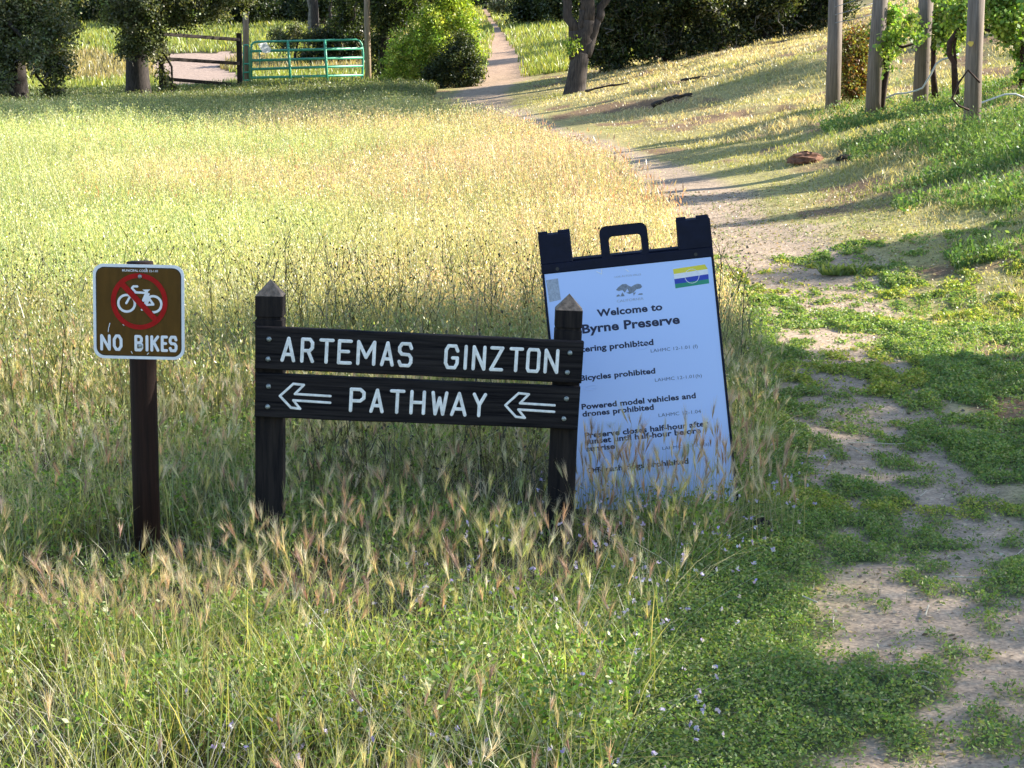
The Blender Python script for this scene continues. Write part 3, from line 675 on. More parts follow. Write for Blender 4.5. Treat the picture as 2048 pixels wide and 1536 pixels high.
def pathway():
    DL, DR = 6.50, 6.62
    pl, pr = P(541, 700, DL), P(1134, 700, DR)
    b = G(-.31, 6.56)
    root = empty('pathway_sign', b, 'dark wooden two board pathway sign with white routed lettering and arrows', 'sign')
    A_ = P(541, 558, DL); B_ = P(1139, 587, DR)
    for (apex, foot, gr, lab) in ((A_, P(541, 1095, DL), .085, None), (B_, P(1121, 1010, DR), .075, None)):
        ax = (apex - foot); L = ax.length
        o = post_mesh(.0905, L, M['signwood'], 'post', root, L - .052 - gr + .012)
        o.matrix_local = Matrix.Translation(foot - b) @ Vector((0, 0, 1)).rotation_difference(ax).to_matrix().to_4x4()
    for (tl, bl, tr, br, row) in (((512, 650), (509, 735), (1163, 681), (1160, 763), 0), ((512, 745), (509, 829), (1158, 738 + 32), (1152, 857), 1)):
        d0, d1 = DL - .048, DR - .048
        TL, BL, TR, BR = P(*tl, d0), P(*bl, d0), P(*tr, d1), P(*br, d1)
        ex = ((TR + BR) - (TL + BL)) / 2; Lb = ex.length; ex.normalize(); H = ((TL - BL).length + (TR - BR).length) / 2
        ez = Vector((0, 0, 1)); ey = ez.cross(ex).normalized(); ez = ex.cross(ey)
        mb = MB(); t = .036
        # slightly irregular, chamfered plank
        n = 14; vs = []
        for i in range(n + 1):
            s = i / n; x = s * Lb; e0 = (U(-.0012, .0012)); e1 = U(-.0012, .0012); c = .0035
            for (yy, zz_) in ((-t, c + e0), (-t, H - c + e1), (-t + c, H + e1), (-c, H + e1), (0, H - c + e1), (0, c + e0), (-c, e0), (-t + c, e0)): vs.append((x, yy, zz_))
        mb.add(vs, [[i * 8 + k, (i + 1) * 8 + k, (i + 1) * 8 + (k + 1) % 8, i * 8 + (k + 1) % 8] for i in range(n) for k in range(8)] + [list(range(7, -1, -1)), [n * 8 + k for k in range(8)]], M['boardwood'])
        xs = lambda X: ((500 + X * .332) - 512) / (1157 - 512) * Lb
        r = .0062; fl = .30; yl = -t + .0006
        if row == 0:
            z0 = H * .195; z1 = H * .80
            for ch, a, c in (('A', 183, 272), ('R', 298, 382), ('T', 406, 497), ('E', 514, 604), ('M', 627, 743), ('A', 768, 852), ('S', 870, 962), ('G', 1146, 1237), ('I', 1262, 1288), ('N', 1312, 1398), ('Z', 1418, 1504), ('T', 1534, 1622), ('O', 1637, 1724), ('N', 1744, 1836)):
                letter(mb, ch, xs(a), xs(c), z0, z1, r, fl, yl, M['routed'])
        else:
            z0 = H * .20; z1 = H * .775
            for ch, a, c in (('P', 592, 690), ('A', 714, 802), ('T', 832, 926), ('H', 953, 1050), ('W', 1080, 1184), ('A', 1198, 1300), ('Y', 1328, 1417)):
                letter(mb, ch, xs(a), xs(c), z0, z1, r, fl, yl, M['routed'])
            for off in (0, 1348):
                za = lambda Yp: H * .5 - (Yp - 795) / 250 * H
                pts = [(480, 782), (270, 778), (320, 724), (258, 720), (182, 793), (250, 858), (304, 862), (262, 815), (480, 820)]
                mb.stroke([(xs(X + off), za(Yp)) for X, Yp in pts], .0046, fl, yl, M['routed'])
        R = Matrix((ex, ey, ez)).transposed().to_4x4()
        o = mb.build('board', root); o.matrix_local = Matrix.Translation((BL + BR) / 2 - ex * Lb / 2 - b) @ R
        for (X, f) in ((112, .72), (112, .25), (1898, .72), (1890, .25)):
            m2 = MB(); x = xs(X); z = H * f
            m2.tube([(x, -t + .001, z), (x, -t - .004, z), (x, -t - .0075, z)], [.0085, .0078, .003], M['galv'], 14); m2.build('bolt', o, True)
pathway()

# ------------------------------------------------------------------ A-frame sign
def aframe():
    D = 7.22; sc = D / FPX / math.cos(0) ; 
    exi = Vector((342, -38)) / 344.1; eyi = Vector((57, 576)) / 578.8
    det = exi.x * eyi.y - exi.y * eyi.x
    lean = math.radians(9); kx = sc * 1.0; ky = sc / math.cos(lean) * 1.01
    def loc(px, py):
        dx, dy = px - 1076, py - 472
        a = (dx * eyi.y - dy * eyi.x) / det; c = (exi.x * dy - exi.y * dx) / det
        return a * kx, -c * ky
    Wd = 344.1 * kx; Ht = 625 * ky
    tilt = math.radians(-6.2)
    top = P(1076, 472, D)
    # origin at the foot, local x along the width, z up the front leg
    foot = top + Vector((0, -Ht * math.sin(lean) , 0)) - Vector((0, 0, 0))
    gl = G(.40, 7.15)
    root = empty('folding_sign', gl, 'white folding A-frame notice board with dark plastic top handle behind the right sign post', 'sign')
    Rt = Matrix.Rotation(tilt, 4, 'Y'); F = Matrix.Translation(top - gl) @ Rt @ Matrix.Rotation(math.radians(-2), 4, 'Z') @ Matrix.Rotation(lean * -1, 4, 'X')
    def place(o, back=False):
        o.matrix_local = F if not back else Matrix.Translation(top - gl) @ Rt @ Matrix.Rotation(math.radians(-2), 4, 'Z') @ Matrix.Translation((0, .045, 0)) @ Matrix.Rotation(lean + math.radians(7), 4, 'X')
    # NB local z = 0 at the top edge of the left lug, panel runs to z = -Ht
    X = lambda px, py: loc(px, py)
    lx, cxh = Wd, Wd / 2
    head = -76 * ky; lug = -57 * ky
    def frame_mesh():
        mb = MB(); m = M['plasticnavy']; lw = 64 * kx
        mb.box(0, lw, -.012, .012, lug, 0, m, .002); mb.box(Wd - lw - 3 * kx, Wd, -.012, .012, lug, 0, m, .002)
        mb.box(0, Wd, -.013, .0125, head, lug + .001, m, .003)
        for s in (0, Wd - .009): mb.box(s, s + .009, -.013, .011, -Ht, head + .001, m, .002)
        mb.box(.009, Wd - .009, -.0125, .010, -Ht, -Ht + .03, m, .002)
        return mb, lw
    mb, lw = frame_mesh(); o = mb.build('frame', root); place(o)
    for (a, c) in ((.0, .3), (.62, 1.0)):     # hinge knuckles on each lug
        for s0 in (0, Wd - lw - 3 * kx):
            m2 = MB(); m2.tube([(s0 + lw * a, .012, .004), (s0 + lw * c, .012, .004)], .011, M['plasticnavy'], 12); k = m2.build('hinge', root, False); place(k)
    # handle: rounded rectangle loop
    m2 = MB(); hx0, hx1, hz0, hz1, rr = 122 * kx, 218 * kx, lug - .012, 5 * ky, .026
    outer = rrect(hx0, hx1, hz0, hz1, rr); inner = rrect(hx0 + 18 * kx, hx1 - 14 * kx, lug + .002, hz1 - 21 * ky, .014)
    n = len(outer); vs = [(x, -.011, z) for x, z in outer] + [(x, -.011, z) for x, z in inner] + [(x, .0105, z) for x, z in outer] + [(x, .0105, z) for x, z in inner]
    fs = []
    for i in range(n):
        j = (i + 1) % n; fs += [[i, j, n + j, n + i], [2 * n + i, 3 * n + i, 3 * n + j, 2 * n + j], [i, 2 * n + i, 2 * n + j, j], [n + i, n + j, 3 * n + j, 3 * n + i]]
    m2.add(vs, fs, M['plasticnavy']); k = m2.build('handle', root); place(k)
    for s0 in (lw * .5, Wd - lw * .55):
        m3 = MB(); m3.tube([(s0, -.0125, head + .014), (s0, -.015, head + .014)], .0065, M['signblack'], 14); k = m3.build('rivet', root); place(k)
    # printed face
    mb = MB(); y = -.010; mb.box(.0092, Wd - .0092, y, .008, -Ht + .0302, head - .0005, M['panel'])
    yt = y - .0006; inkd, inkg = M['inkdark'], M['inkgrey']
    def line(body, x0, yb0, x1, m, bold, dz=0):
        a, z = X(x0, yb0); c, z1 = X(x1, yb0 - (x1 - x0) * .111); mb.text(body, a, z, c - a, yt, m, bold, hs=.80, sp=1.03)
    line('Welcome to', 1193.5, 629, 1323.5, inkd, .032)
    line('Byrne Preserve', 1164, 662, 1358, inkd, .032)
    line('Littering prohibited', 1141, 701, 1305.5, inkd, .032); line('LAHMC 12-1.01 (f)', 1300, 698, 1393, inkg, .0)
    line('Bicycles prohibited', 1159.5, 755, 1308.8, inkd, .032); line('LAHMC 12-1.01(h)', 1308, 755, 1401, inkg, .0)
    line('Powered model vehicles and', 1162, 811, 1389, inkd, .032); line('drones prohibited', 1163.5, 825, 1305.5, inkd, .032); line('LAHMC 12-1.04', 1315, 824, 1399, inkg, 0)
    line('Preserve closes half-hour after', 1168, 867, 1414, inkd, .032); line('sunset until half-hour before', 1169, 879, 1398.6, inkd, .032); line('sunrise', 1171, 893, 1227.5, inkd, .032)
    line('LAHMC 12-1.01 (a)', 1322, 888, 1415, inkg, 0); line('Off-leash dogs prohibited', 1172, 936, 1374, inkd, .032)
    line('LOS ALTOS HILLS', 1229, 553, 1281, M['fadetext'], 0); line('CALIFORNIA', 1233, 601, 1286, M['fadetext'], 0)
    # hills and horse emblem, faded
    def poly(pts, m, dy=0): mb.prism([X(1040 + a / 4.267, 420 + c / 4.267) for a, c in pts], yt - dy, yt + .0004, m)
    poly([(816, 668), (835, 645), (868, 620), (900, 616), (925, 632), (945, 640), (975, 622), (1000, 614), (1025, 618), (1038, 640), (1020, 655), (990, 660), (965, 688), (930, 690), (912, 656), (890, 690), (870, 668), (840, 678)], M['fadedink'])
    for pts in ([(820, 725), (822, 710), (842, 704), (850, 720)], [(852, 722), (870, 686), (890, 718)], [(900, 690), (925, 684), (958, 690), (930, 700)], [(962, 690), (985, 686), (972, 704), (966, 716)], [(1000, 708), (1014, 695), (1040, 694), (1044, 704)]): poly(pts, M['fadedink'])
    poly([(222, 592), (322, 575), (347, 752), (250, 775)], M['fadetext'])
    # town flag
    C4 = [X(1040 + a / 4.267, 420 + c / 4.267) for a, c in ((1300, 490), (1590, 445), (1605, 605), (1320, 650))]
    def bil(u, v): return tuple((C4[0][k] * (1 - u) + C4[1][k] * u) * (1 - v) + (C4[3][k] * (1 - u) + C4[2][k] * u) * v for k in (0, 1))
    for v0, v1, m in ((0, .26, 'flagyellow'), (.26, .52, 'signwhite'), (.52, .78, 'flagblue'), (.78, 1, 'flaggreen')):
        mb.prism([bil(0, v0), bil(.93 if v0 == 0 else 1, v0), bil(1, v1), bil(0, v1)], yt, yt + .0004, M[m])
    cc = bil(.52, .5); mb.ring(cc[0], cc[1], .0245, .0262, yt - .0006, yt - .0001, M['signwhite'], n=40)
    # lifted laminate bubbles
    for (px, py, rx, rz) in ((1180, 768, .020, .008), (1283, 686, .020, .011)):
        a, z = X(px, py); pts = [(a + rx * math.cos(t), z + rz * math.sin(t) + .35 * rx * math.cos(t) * .3) for t in np.linspace(0, 2 * math.pi, 25)]
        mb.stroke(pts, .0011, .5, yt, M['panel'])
    for (px, py, qx, qy) in ((1193, 541, 1203, 546), (1203, 546, 1203, 537), (1250, 536, 1256, 540)):
        mb.stroke([X(px, py), X(qx, qy)], .0014, .5, yt, M['signwhite'])
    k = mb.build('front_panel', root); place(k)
    mb, lw = frame_mesh(); mb.box(.0092, Wd - .0092, -.006, .009, -Ht + .0302, head - .0005, M['signwhite']); k = mb.build('back_panel', root); place(k, True)
aframe()

# ------------------------------------------------------------------ tree and shrub builders
def leaves(v, centres, radii, n, leaf, cols, flat=.8, shell=.55, jit=.25, cn=.55):
    """leaf clumps: many small rhombi inside lumpy blobs, gathered in twig-sized tufts"""
    centres = np.array([c[:] for c in centres], float); radii = np.array(radii, float)
    p = radii ** 2; p /= p.sum(); nt_ = max(12, n // 16)
    k = rng.choice(len(centres), nt_, p=p)
    d = rng.normal(size=(nt_, 3)); d /= np.linalg.norm(d, axis=1)[:, None]
    lump = vnoise(d[:, 0] * 2.3 + centres[k][:, 0] * 7 + 50, d[:, 2] * 2.3 + d[:, 1] * 1.7 + centres[k][:, 2] * 5 + 50, 3)
    r = radii[k] * (shell + (1 - shell) * U(0, 1, nt_) ** .7) * (.25 + 1.25 * lump + .35 * (rng.random(nt_) < .10))
    tc = centres[k] + d * r[:, None] * np.array([1, 1, flat])
    m = nt_ * 16; c = np.repeat(tc, 16, 0) + rng.normal(size=(m, 3)) * leaf * 1.25
    ax = np.repeat(d, 16, 0) * .4 + rng.normal(size=(m, 3)); ax /= np.linalg.norm(ax, axis=1)[:, None]
    tuft = pick(cols, nt_, jit) * U(.55, 1.5, (nt_, 1)); col = np.repeat(tuft, 16, 0) * U(.7, 1.35, (m, 1))
    L = leaf * U(.6, 1.6, m)
    v.diamonds(c, ax, L, L * cn, col)

def limb(mb, p0, p1, r0, r1, m, wig=.06, n=7, sides=9, flare=0):
    p0, p1 = Vector(p0), Vector(p1); L = (p1 - p0).length; pts = []; rad = []
    for i in range(n + 1):
        t = i / n; q = p0.lerp(p1, t)
        if 0 < i < n: q += Vector((random.uniform(-1, 1), random.uniform(-1, 1), random.uniform(-.5, .5))) * wig * L * math.sin(math.pi * t)
        pts.append(q); rad.append((r0 + (r1 - r0) * t) * (1 + flare * max(0, 1 - t * 5) ** 2))
    mb.tube(pts, rad, m, sides, True, .03)
    return pts

OAK = [(.085, .105, .032), (.12, .14, .045), (.06, .08, .025), (.18, .18, .085), (.15, .155, .09)]
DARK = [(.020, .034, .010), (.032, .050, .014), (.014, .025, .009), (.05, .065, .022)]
BRIGHT = [(.28, .38, .045), (.37, .44, .06), (.16, .26, .035), (.42, .43, .09)]

def tree(name, base, trunk_pts, rads, clumps, n, leaf, cols, label, cat, group, bark='bark', limbs=(), twigs=0, flat=.85, shell=.5, dens=48):
    """trunk_pts: list of world points; clumps: (world centre, radius)"""
    root = empty(name, base, label, cat, group); off = Matrix.Translation(-Vector(base))
    mb = MB(); mb.tube(trunk_pts, rads, M[bark], 14, True, .045)
    top = Vector(trunk_pts[-1])
    for (a, c, r0, r1) in limbs: limb(mb, a, c, r0, r1, M[bark])
    for (c, r) in clumps:
        limb(mb, top if not limbs else min([Vector(l[1]) for l in limbs] + [top], key=lambda q: (q - Vector(c)).length), Vector(c), rads[-1] * .5, .02, M[bark], .12, 6, 6)
    for i in range(twigs):
        c, r = random.choice(clumps); c = Vector(c)
        d = Vector((random.uniform(-1, 1), random.uniform(-1, .3), random.uniform(-1, .7))).normalized(); a = c + d * r * random.uniform(-.2, .5); e = c + d * r * random.uniform(1.05, 1.5) + Vector((0, 0, random.uniform(-.3, .2)))
        limb(mb, a, e, .022, .008, M['twig'], .2, 5, 5)
    mb.build('trunk', root, True, off)
    v = Veg()
    if dens:      # in view: leaves in proportion to each clump's surface; clumps above the frame thinner
        zt = lambda c: 768 - FPX * ((c[2] - CAMH) * math.cos(PITCH) + c[1] * math.sin(PITCH)) / (c[1] * math.cos(PITCH) - (c[2] - CAMH) * math.sin(PITCH))
        for c, r in clumps:
            r *= 1.15; up = zt(c) + r * FPX / c[1] < -5
            leaves(v, [c], [r], int(dens * r * r / leaf ** 2 * (.35 if up else 1)), leaf * (1.5 if up else 1), cols, flat, shell)
    else: leaves(v, [c for c, r in clumps], [r for c, r in clumps], n, leaf, cols, flat, shell)
    o = v.build('crown', M['tree'], root); o.location = -Vector(base)
    return root

def px_clumps(lst): return [(P(x, y, Y), r) for x, y, Y, r in lst]

# two live oaks on the left
b = G(*P(28, 245, 45)[:2])
tree('oak_tree', b, [b + Vector((0, 0, -.2)), b + Vector((.02, 0, .5)), b + Vector((.0, .05, 1.3)), b + Vector((-.05, 0, 2.4)), b + Vector((-.1, .1, 3.6))], [.40, .33, .29, .27, .22],
     px_clumps([(20, 20, 44.5, .75), (100, 60, 44.3, .55), (110, 130, 44.5, .42), (105, 190, 44.8, .30), (-30, 100, 44, .6), (60, 100, 43.8, .40), (0, 165, 43.6, .26), (70, 0, 45, .9), (-60, 30, 45, 1.0), (-100, 150, 45, .6), (60, -120, 45.5, 1.4), (-80, -120, 45, 1.5), (0, -220, 46, 1.3), (130, -200, 46, 1.0)]),
     17000, .062, OAK, 'dark trunked oak with low hanging grey green foliage at the left edge of the meadow', 'tree', 'oak trees beside the meadow', twigs=60, shell=.25)
b = G(*P(277, 203, 52)[:2])
tree('oak_tree', b, [b + Vector((0, 0, -.2)), b + Vector((0, 0, .4)), b + Vector((-.02, 0, 1.2)), b + Vector((.05, .1, 2.4)), b + Vector((.2, .1, 3.8))], [.40, .31, .27, .25, .2],
     px_clumps([(270, 60, 51, .48), (300, 15, 51, .75), (235, 30, 51, .40), (360, 20, 51.5, .62), (420, 5, 52, .5), (300, 95, 50.8, .30), (250, 100, 51, .22), (326, 150, 52.6, .15), (332, 183, 52.6, .14), (322, 115, 52.6, .17), (345, 178, 52.6, .10), (470, -40, 52, .8), (380, -90, 52, 1.4), (250, -110, 52, 1.3), (320, -230, 53, 1.5), (180, -120, 52, .8)]),
     14000, .065, OAK, 'thick trunked oak with drooping foliage standing beside the dark rail fence', 'tree', 'oak trees beside the meadow', twigs=45, shell=.25)

# forked tree beside the trail
b = G(*P(1150, 198, 45)[:2]); q = lambda x, y, dy=0: P(x, y, 45 + dy)
fork = q(1163, 105)
tree('forked_tree', b, [q(1146, 212), q(1148, 196), q(1152, 165), q(1157, 130), q(1163, 105)], [.37, .275, .225, .20, .185],
     [(q(1080, -160), 1.0), (q(1180, -220), 1.3), (q(1290, -170), 1.1), (q(1220, -320), 1.4), (q(1100, -330), 1.2), (q(960, -260, 1), 1.2), (q(1340, -330, 2), 1.5), (q(1040, -470, -1), 1.5), (q(1240, -520, 1), 1.7), (q(920, -420, -1), 1.2), (q(1400, -480, 2), 1.4), (q(1140, -640), 1.4)], 9000, .07, DARK + OAK,
     'leaning grey trunk forking into three limbs beside the trail', 'tree', None, 'greybark',
     limbs=[(q(1150, 118), q(1148, 62), .14, .125), (q(1148, 64), q(1118, -40), .115, .085), (q(1160, 112), q(1176, 40), .165, .145), (q(1176, 42), q(1195, -120), .145, .11), (q(1172, 112), q(1195, 40, .1), .11, .10), (q(1195, 42, .1), q(1230, -60, .2), .10, .07), (q(1158, 90), q(1166, 20), .10, .085), (q(1166, 22), q(1172, -80), .085, .06)])
bt = bpy.data.objects['forked_tree']
v = Veg(); leaves(v, [q(1143, 92, -.3)], [.16], 120, .07, BRIGHT, .9, .2); o = v.build('shoot_leaves', M['tree'], bt); o.location = -b

# bright and dark bushes left of the trail
b = G(*P(880, 176, 55)[:2])
tree('trailside_bush', b, [b + Vector((0, 0, -.2)), b + Vector((0, 0, .5)), b + Vector((-.1, .2, 1.4))], [.12, .10, .06],
     px_clumps([(905, 15, 55, .52), (870, 40, 54.6, .5), (930, 50, 54.6, .38), (835, 80, 54.6, .42), (800, 110, 54.6, .46), (800, 150, 54.4, .36), (850, 120, 54.4, .42), (910, -50, 55.4, .7), (840, -60, 55, .8), (860, 160, 54.2, .25), (880, 90, 54.2, .4), (940, 95, 54.4, .3), (830, 150, 54.2, .3), (800, 170, 54.2, .25), (770, 165, 54.4, .25)]),
     16000, .06, BRIGHT, 'bright yellow green leafy bush overhanging the left side of the trail', 'bush', None, shell=.3)
b = G(*P(915, 176, 53)[:2])
tree('low_dark_bush', b, [b + Vector((0, 0, -.2)), b + Vector((0, 0, .3)), b + Vector((.05, 0, .8))], [.09, .07, .04],
     px_clumps([(910, 110, 53, .42), (940, 120, 53, .30), (880, 135, 53, .38), (930, 90, 53, .3), (905, 150, 52.8, .26), (860, 150, 53, .26), (885, 165, 52.8, .22), (920, 165, 52.7, .20), (950, 150, 52.8, .22), (940, 165, 52.8, .14)]),
     7000, .05, DARK + [(.09, .10, .03)], 'low dark rounded bush at the foot of the bright bush', 'bush', None, shell=.3)
b = G(*P(770, 170, 57)[:2])
tree('gateside_tree', b, [b + Vector((0, 0, -.2)), b + Vector((0, 0, 1)), b + Vector((.1, 0, 2.5))], [.16, .13, .1],
     px_clumps([(775, 40, 57, .6), (760, 95, 57.2, .45), (800, 10, 57, .8), (750, -10, 57.5, .8), (770, 140, 57, .35), (700, 10, 60, .55), (690, 45, 60, .38), (790, -90, 57, 1.2), (720, -100, 58, 1.1)]),
     13000, .065, DARK + [(.08, .11, .03), (.13, .16, .05)], 'dark leafy tree behind the tall pale pole at the end of the gate', 'tree', None, shell=.25)

# thicket along the top of the right-hand bank
thick = [(1235, 60, 51, [(1225, 95, .50), (1270, 60, .62), (1215, 30, .7), (1260, 0, .8), (1245, 118, .26), (1195, 110, .36), (1200, 60, .5), (1285, 100, .34), (1215, 135, .2)]), (1330, 60, 51, [(1320, 70, .55), (1350, 20, .8), (1300, 0, .7), (1310, 98, .32), (1365, 82, .40), (1340, 100, .26), (1290, 50, .5)]),
         (1430, 45, 51, [(1420, 55, .55), (1450, 10, .8), (1400, 0, .8), (1410, 88, .30), (1460, 68, .36), (1385, 80, .36), (1440, 80, .25)]), (1530, 40, 51.5, [(1520, 40, .55), (1545, 5, .7), (1500, 0, .8), (1490, 68, .32), (1560, 52, .36), (1525, 68, .26)]), (1630, 20, 52, [(1610, 22, .5), (1650, 0, .6), (1590, 0, .7), (1600, 50, .30), (1640, 42, .26), (1680, 10, .4)])]
labs = ['dark evergreen shrub directly right of the forked tree', 'dark tangled shrub with grey twigs, second right of the forked tree', 'dark tangled shrub in the middle of the bank top thicket', 'dark shrub with bare grey twigs above the sunlit straw bank', 'dark shrub at the bank top just left of the nearest thin vineyard post']
for (px, py, Y, cl), lab in zip(thick, labs):
    b = G(*P(px, 100, Y)[:2])
    cc = [(P(a, c, Y + random.uniform(-.6, .3)), r) for a, c, r in cl] + [(P(px + random.uniform(-40, 40), -70, Y + .5), 1.0), (P(px, -150, Y + .6), 1.0)]
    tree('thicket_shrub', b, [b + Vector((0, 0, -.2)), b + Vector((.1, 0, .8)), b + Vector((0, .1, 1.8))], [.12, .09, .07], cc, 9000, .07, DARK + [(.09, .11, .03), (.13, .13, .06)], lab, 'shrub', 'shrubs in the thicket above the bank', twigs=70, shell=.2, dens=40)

# background woodland at the top of the slope
far = [(175, 5, 86, 1.15, 'dark conifer like tree on the far slope between the two oaks', DARK), (500, -8, 86, 1.2, 'dark tree on the slope above the left end of the green gate', DARK), (575, -8, 88, 1.2, 'dark tree on the slope above the middle of the green gate', DARK),
       (640, 5, 82, .9, 'slim trunked tree standing behind the right half of the green gate', DARK), (1075, 8, 80, .95, 'dark green tree hanging over the far end of the trail beside the forked tree', DARK), (1130, 2, 78, .9, 'dark green tree seen between the limbs of the forked tree', DARK),
       (1005, 8, 92, .5, 'grey green bush at the far end of the trail', [(.20, .22, .14), (.28, .28, .20), (.12, .15, .08)]), (955, -8, 100, 1.0, 'dark tree closing the far end of the trail', DARK), (90, -20, 88, 1.5, 'dark tree behind the leftmost oak', DARK), (400, 0, 84, 1.0, 'dark tree on the slope behind the rail fence', DARK), (860, -40, 90, 1.8, 'dark tree behind the bright bush', DARK)]
for (px, py, Y, r, lab, cs) in far:
    c = P(px, py, Y); b = G(c.x, c.y)
    tr = [b + Vector((0, 0, -.3)), b + Vector((0, 0, max(.5, c.z - b.z))), b + Vector((.1, 0, max(1.5, c.z - b.z + r)))]
    cl = [(c + Vector((random.uniform(-1, 1) * r, random.uniform(-.6, .6) * r, random.uniform(-.5, 1.2) * r)), r * random.uniform(.5, .9)) for _ in range(7)] + [(c, r)]
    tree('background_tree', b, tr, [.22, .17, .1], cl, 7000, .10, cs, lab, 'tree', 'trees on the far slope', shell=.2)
for cl, lab, cs in (([(690, 95, .55), (665, 70, .45), (710, 60, .6), (650, 105, .36), (700, 130, .36), (670, 125, .34), (640, 80, .36), (715, 100, .4), (615, 110, .3), (720, 40, .5)], 'dark tangled brush behind the right half of the green gate', DARK + [(.14, .12, .06)]),
                    ([(590, 62, .30), (560, 72, .28), (615, 75, .26), (570, 90, .22)], 'low olive brush on the slope behind the middle of the green gate', OAK)):
    b = P(cl[0][0], 100, 66); b = G(b.x, b.y)
    tree('brush', b, [b + Vector((0, 0, -.2)), b + Vector((0, 0, .3)), b + Vector((.1, 0, .7))], [.06, .05, .03], [(P(x, y, 66), r) for x, y, r in cl], 0, .065, cs, lab, 'brush', 'brush behind the gate', twigs=14, shell=.2)
# bare thin trunks behind the gate
for i, (px, yb, w, lab) in enumerate(((617, 52, .11, 'thin pale bare trunk behind the gate, leftmost of three'), (630, 54, .16, 'thickest bare dark trunk behind the gate'), (659, 45, .07, 'thinnest bare trunk behind the gate'))):
    a = P(px, yb, 78); a = G(a.x, a.y); mb = MB(); limb(mb, (0, 0, -.3), (.1, 0, 4.0), w, w * .6, M['twig' if i == 0 else 'bark'], .03, 7, 8)
    o = mb.build('bare_trunk', None, True); o.location = a; tag(o, lab, 'tree trunk', 'bare trunks behind the gate')

# trees outside the picture on the right: they cast the shade over the signs
s_, c_ = math.sin(SUN_AZ), math.cos(SUN_AZ)
for i, (p_, q_, zc, r, lab) in enumerate(((-1.0, 14.2, 6.0, 3.0, 'shade oak right of the trail, nearest to the viewer'), (3.0, 14.6, 6.2, 2.9, 'shade oak right of the trail, second from the viewer'), (6.8, 14.8, 6.2, 2.7, 'shade oak right of the trail, third from the viewer'), (9.2, 14.4, 6.0, 1.4, 'small shade oak beside the vineyard, farthest from the viewer'))):
    c = Vector((q_ * s_ - p_ * c_, q_ * c_ + p_ * s_, zc)); b = G(c.x, c.y)
    cl = [(c + Vector((random.uniform(-1, 1), random.uniform(-1, 1), random.uniform(-.8, .8))) * r * .62, r * random.uniform(.38, .55)) for _ in range(13)] + [(c, r * .7)]
    tree('shade_oak', b, [b + Vector((0, 0, -.2)), b + Vector((.1, 0, 1.5)), b + Vector((0, 0, 3.5))], [.3, .24, .18], cl, 21000, .085, OAK, lab, 'tree', 'oaks shading the trail', shell=.2, dens=0)

for (lx, ly, zc, r, lab) in ((2.5, 32.8, 7.2, 1.0, 'small oak on the hillside right of the vineyard posts'), (-3, 30.8, 12.4, 2.5, 'tall oak on the hillside beyond the vineyard'), (-9, 31.6, 16.2, 2.7, 'tallest oak on the hillside beyond the vineyard'),
                         (-5.5, 37.5, 14.2, 3.2, 'wide oak on the hillside between the two tall oaks'), (-6.5, 46, 9.5, 3.4, 'broad oak standing behind the bank top thicket'), (2.0, 68, 13, 1.6, 'oak high on the slope shading the far trail'), (1.0, 84, 15, 2.6, 'oak farthest up the slope beside the far trail'), (-1.7, 62, 11, 1.8, 'oak behind the thicket overhanging the far trail'), (2.9, 14.3, 6.6, .55, 'slender young oak beside the vineyard')):
    k = (zc - float(gz(lx, ly))) / math.tan(SUN_EL); c = Vector((lx + k * s_, ly + k * c_, zc)); b = G(c.x, c.y)
    cl = [(c + Vector((random.uniform(-1, 1), random.uniform(-1, 1), random.uniform(-.8, .8))) * r * .6, r * random.uniform(.38, .55)) for _ in range(11)] + [(c, r * .65)]
    tree('hillside_oak', b, [b + Vector((0, 0, -.2)), b.lerp(c, .4) + Vector((.1, 0, 0)), c - Vector((0, 0, r * .6))], [.09 + .05 * r, .08 + .04 * r, .06 + .02 * r], cl, int(5200 * r * r), .10, OAK, lab, 'tree', 'oaks on the hillside', shell=.2, dens=0)

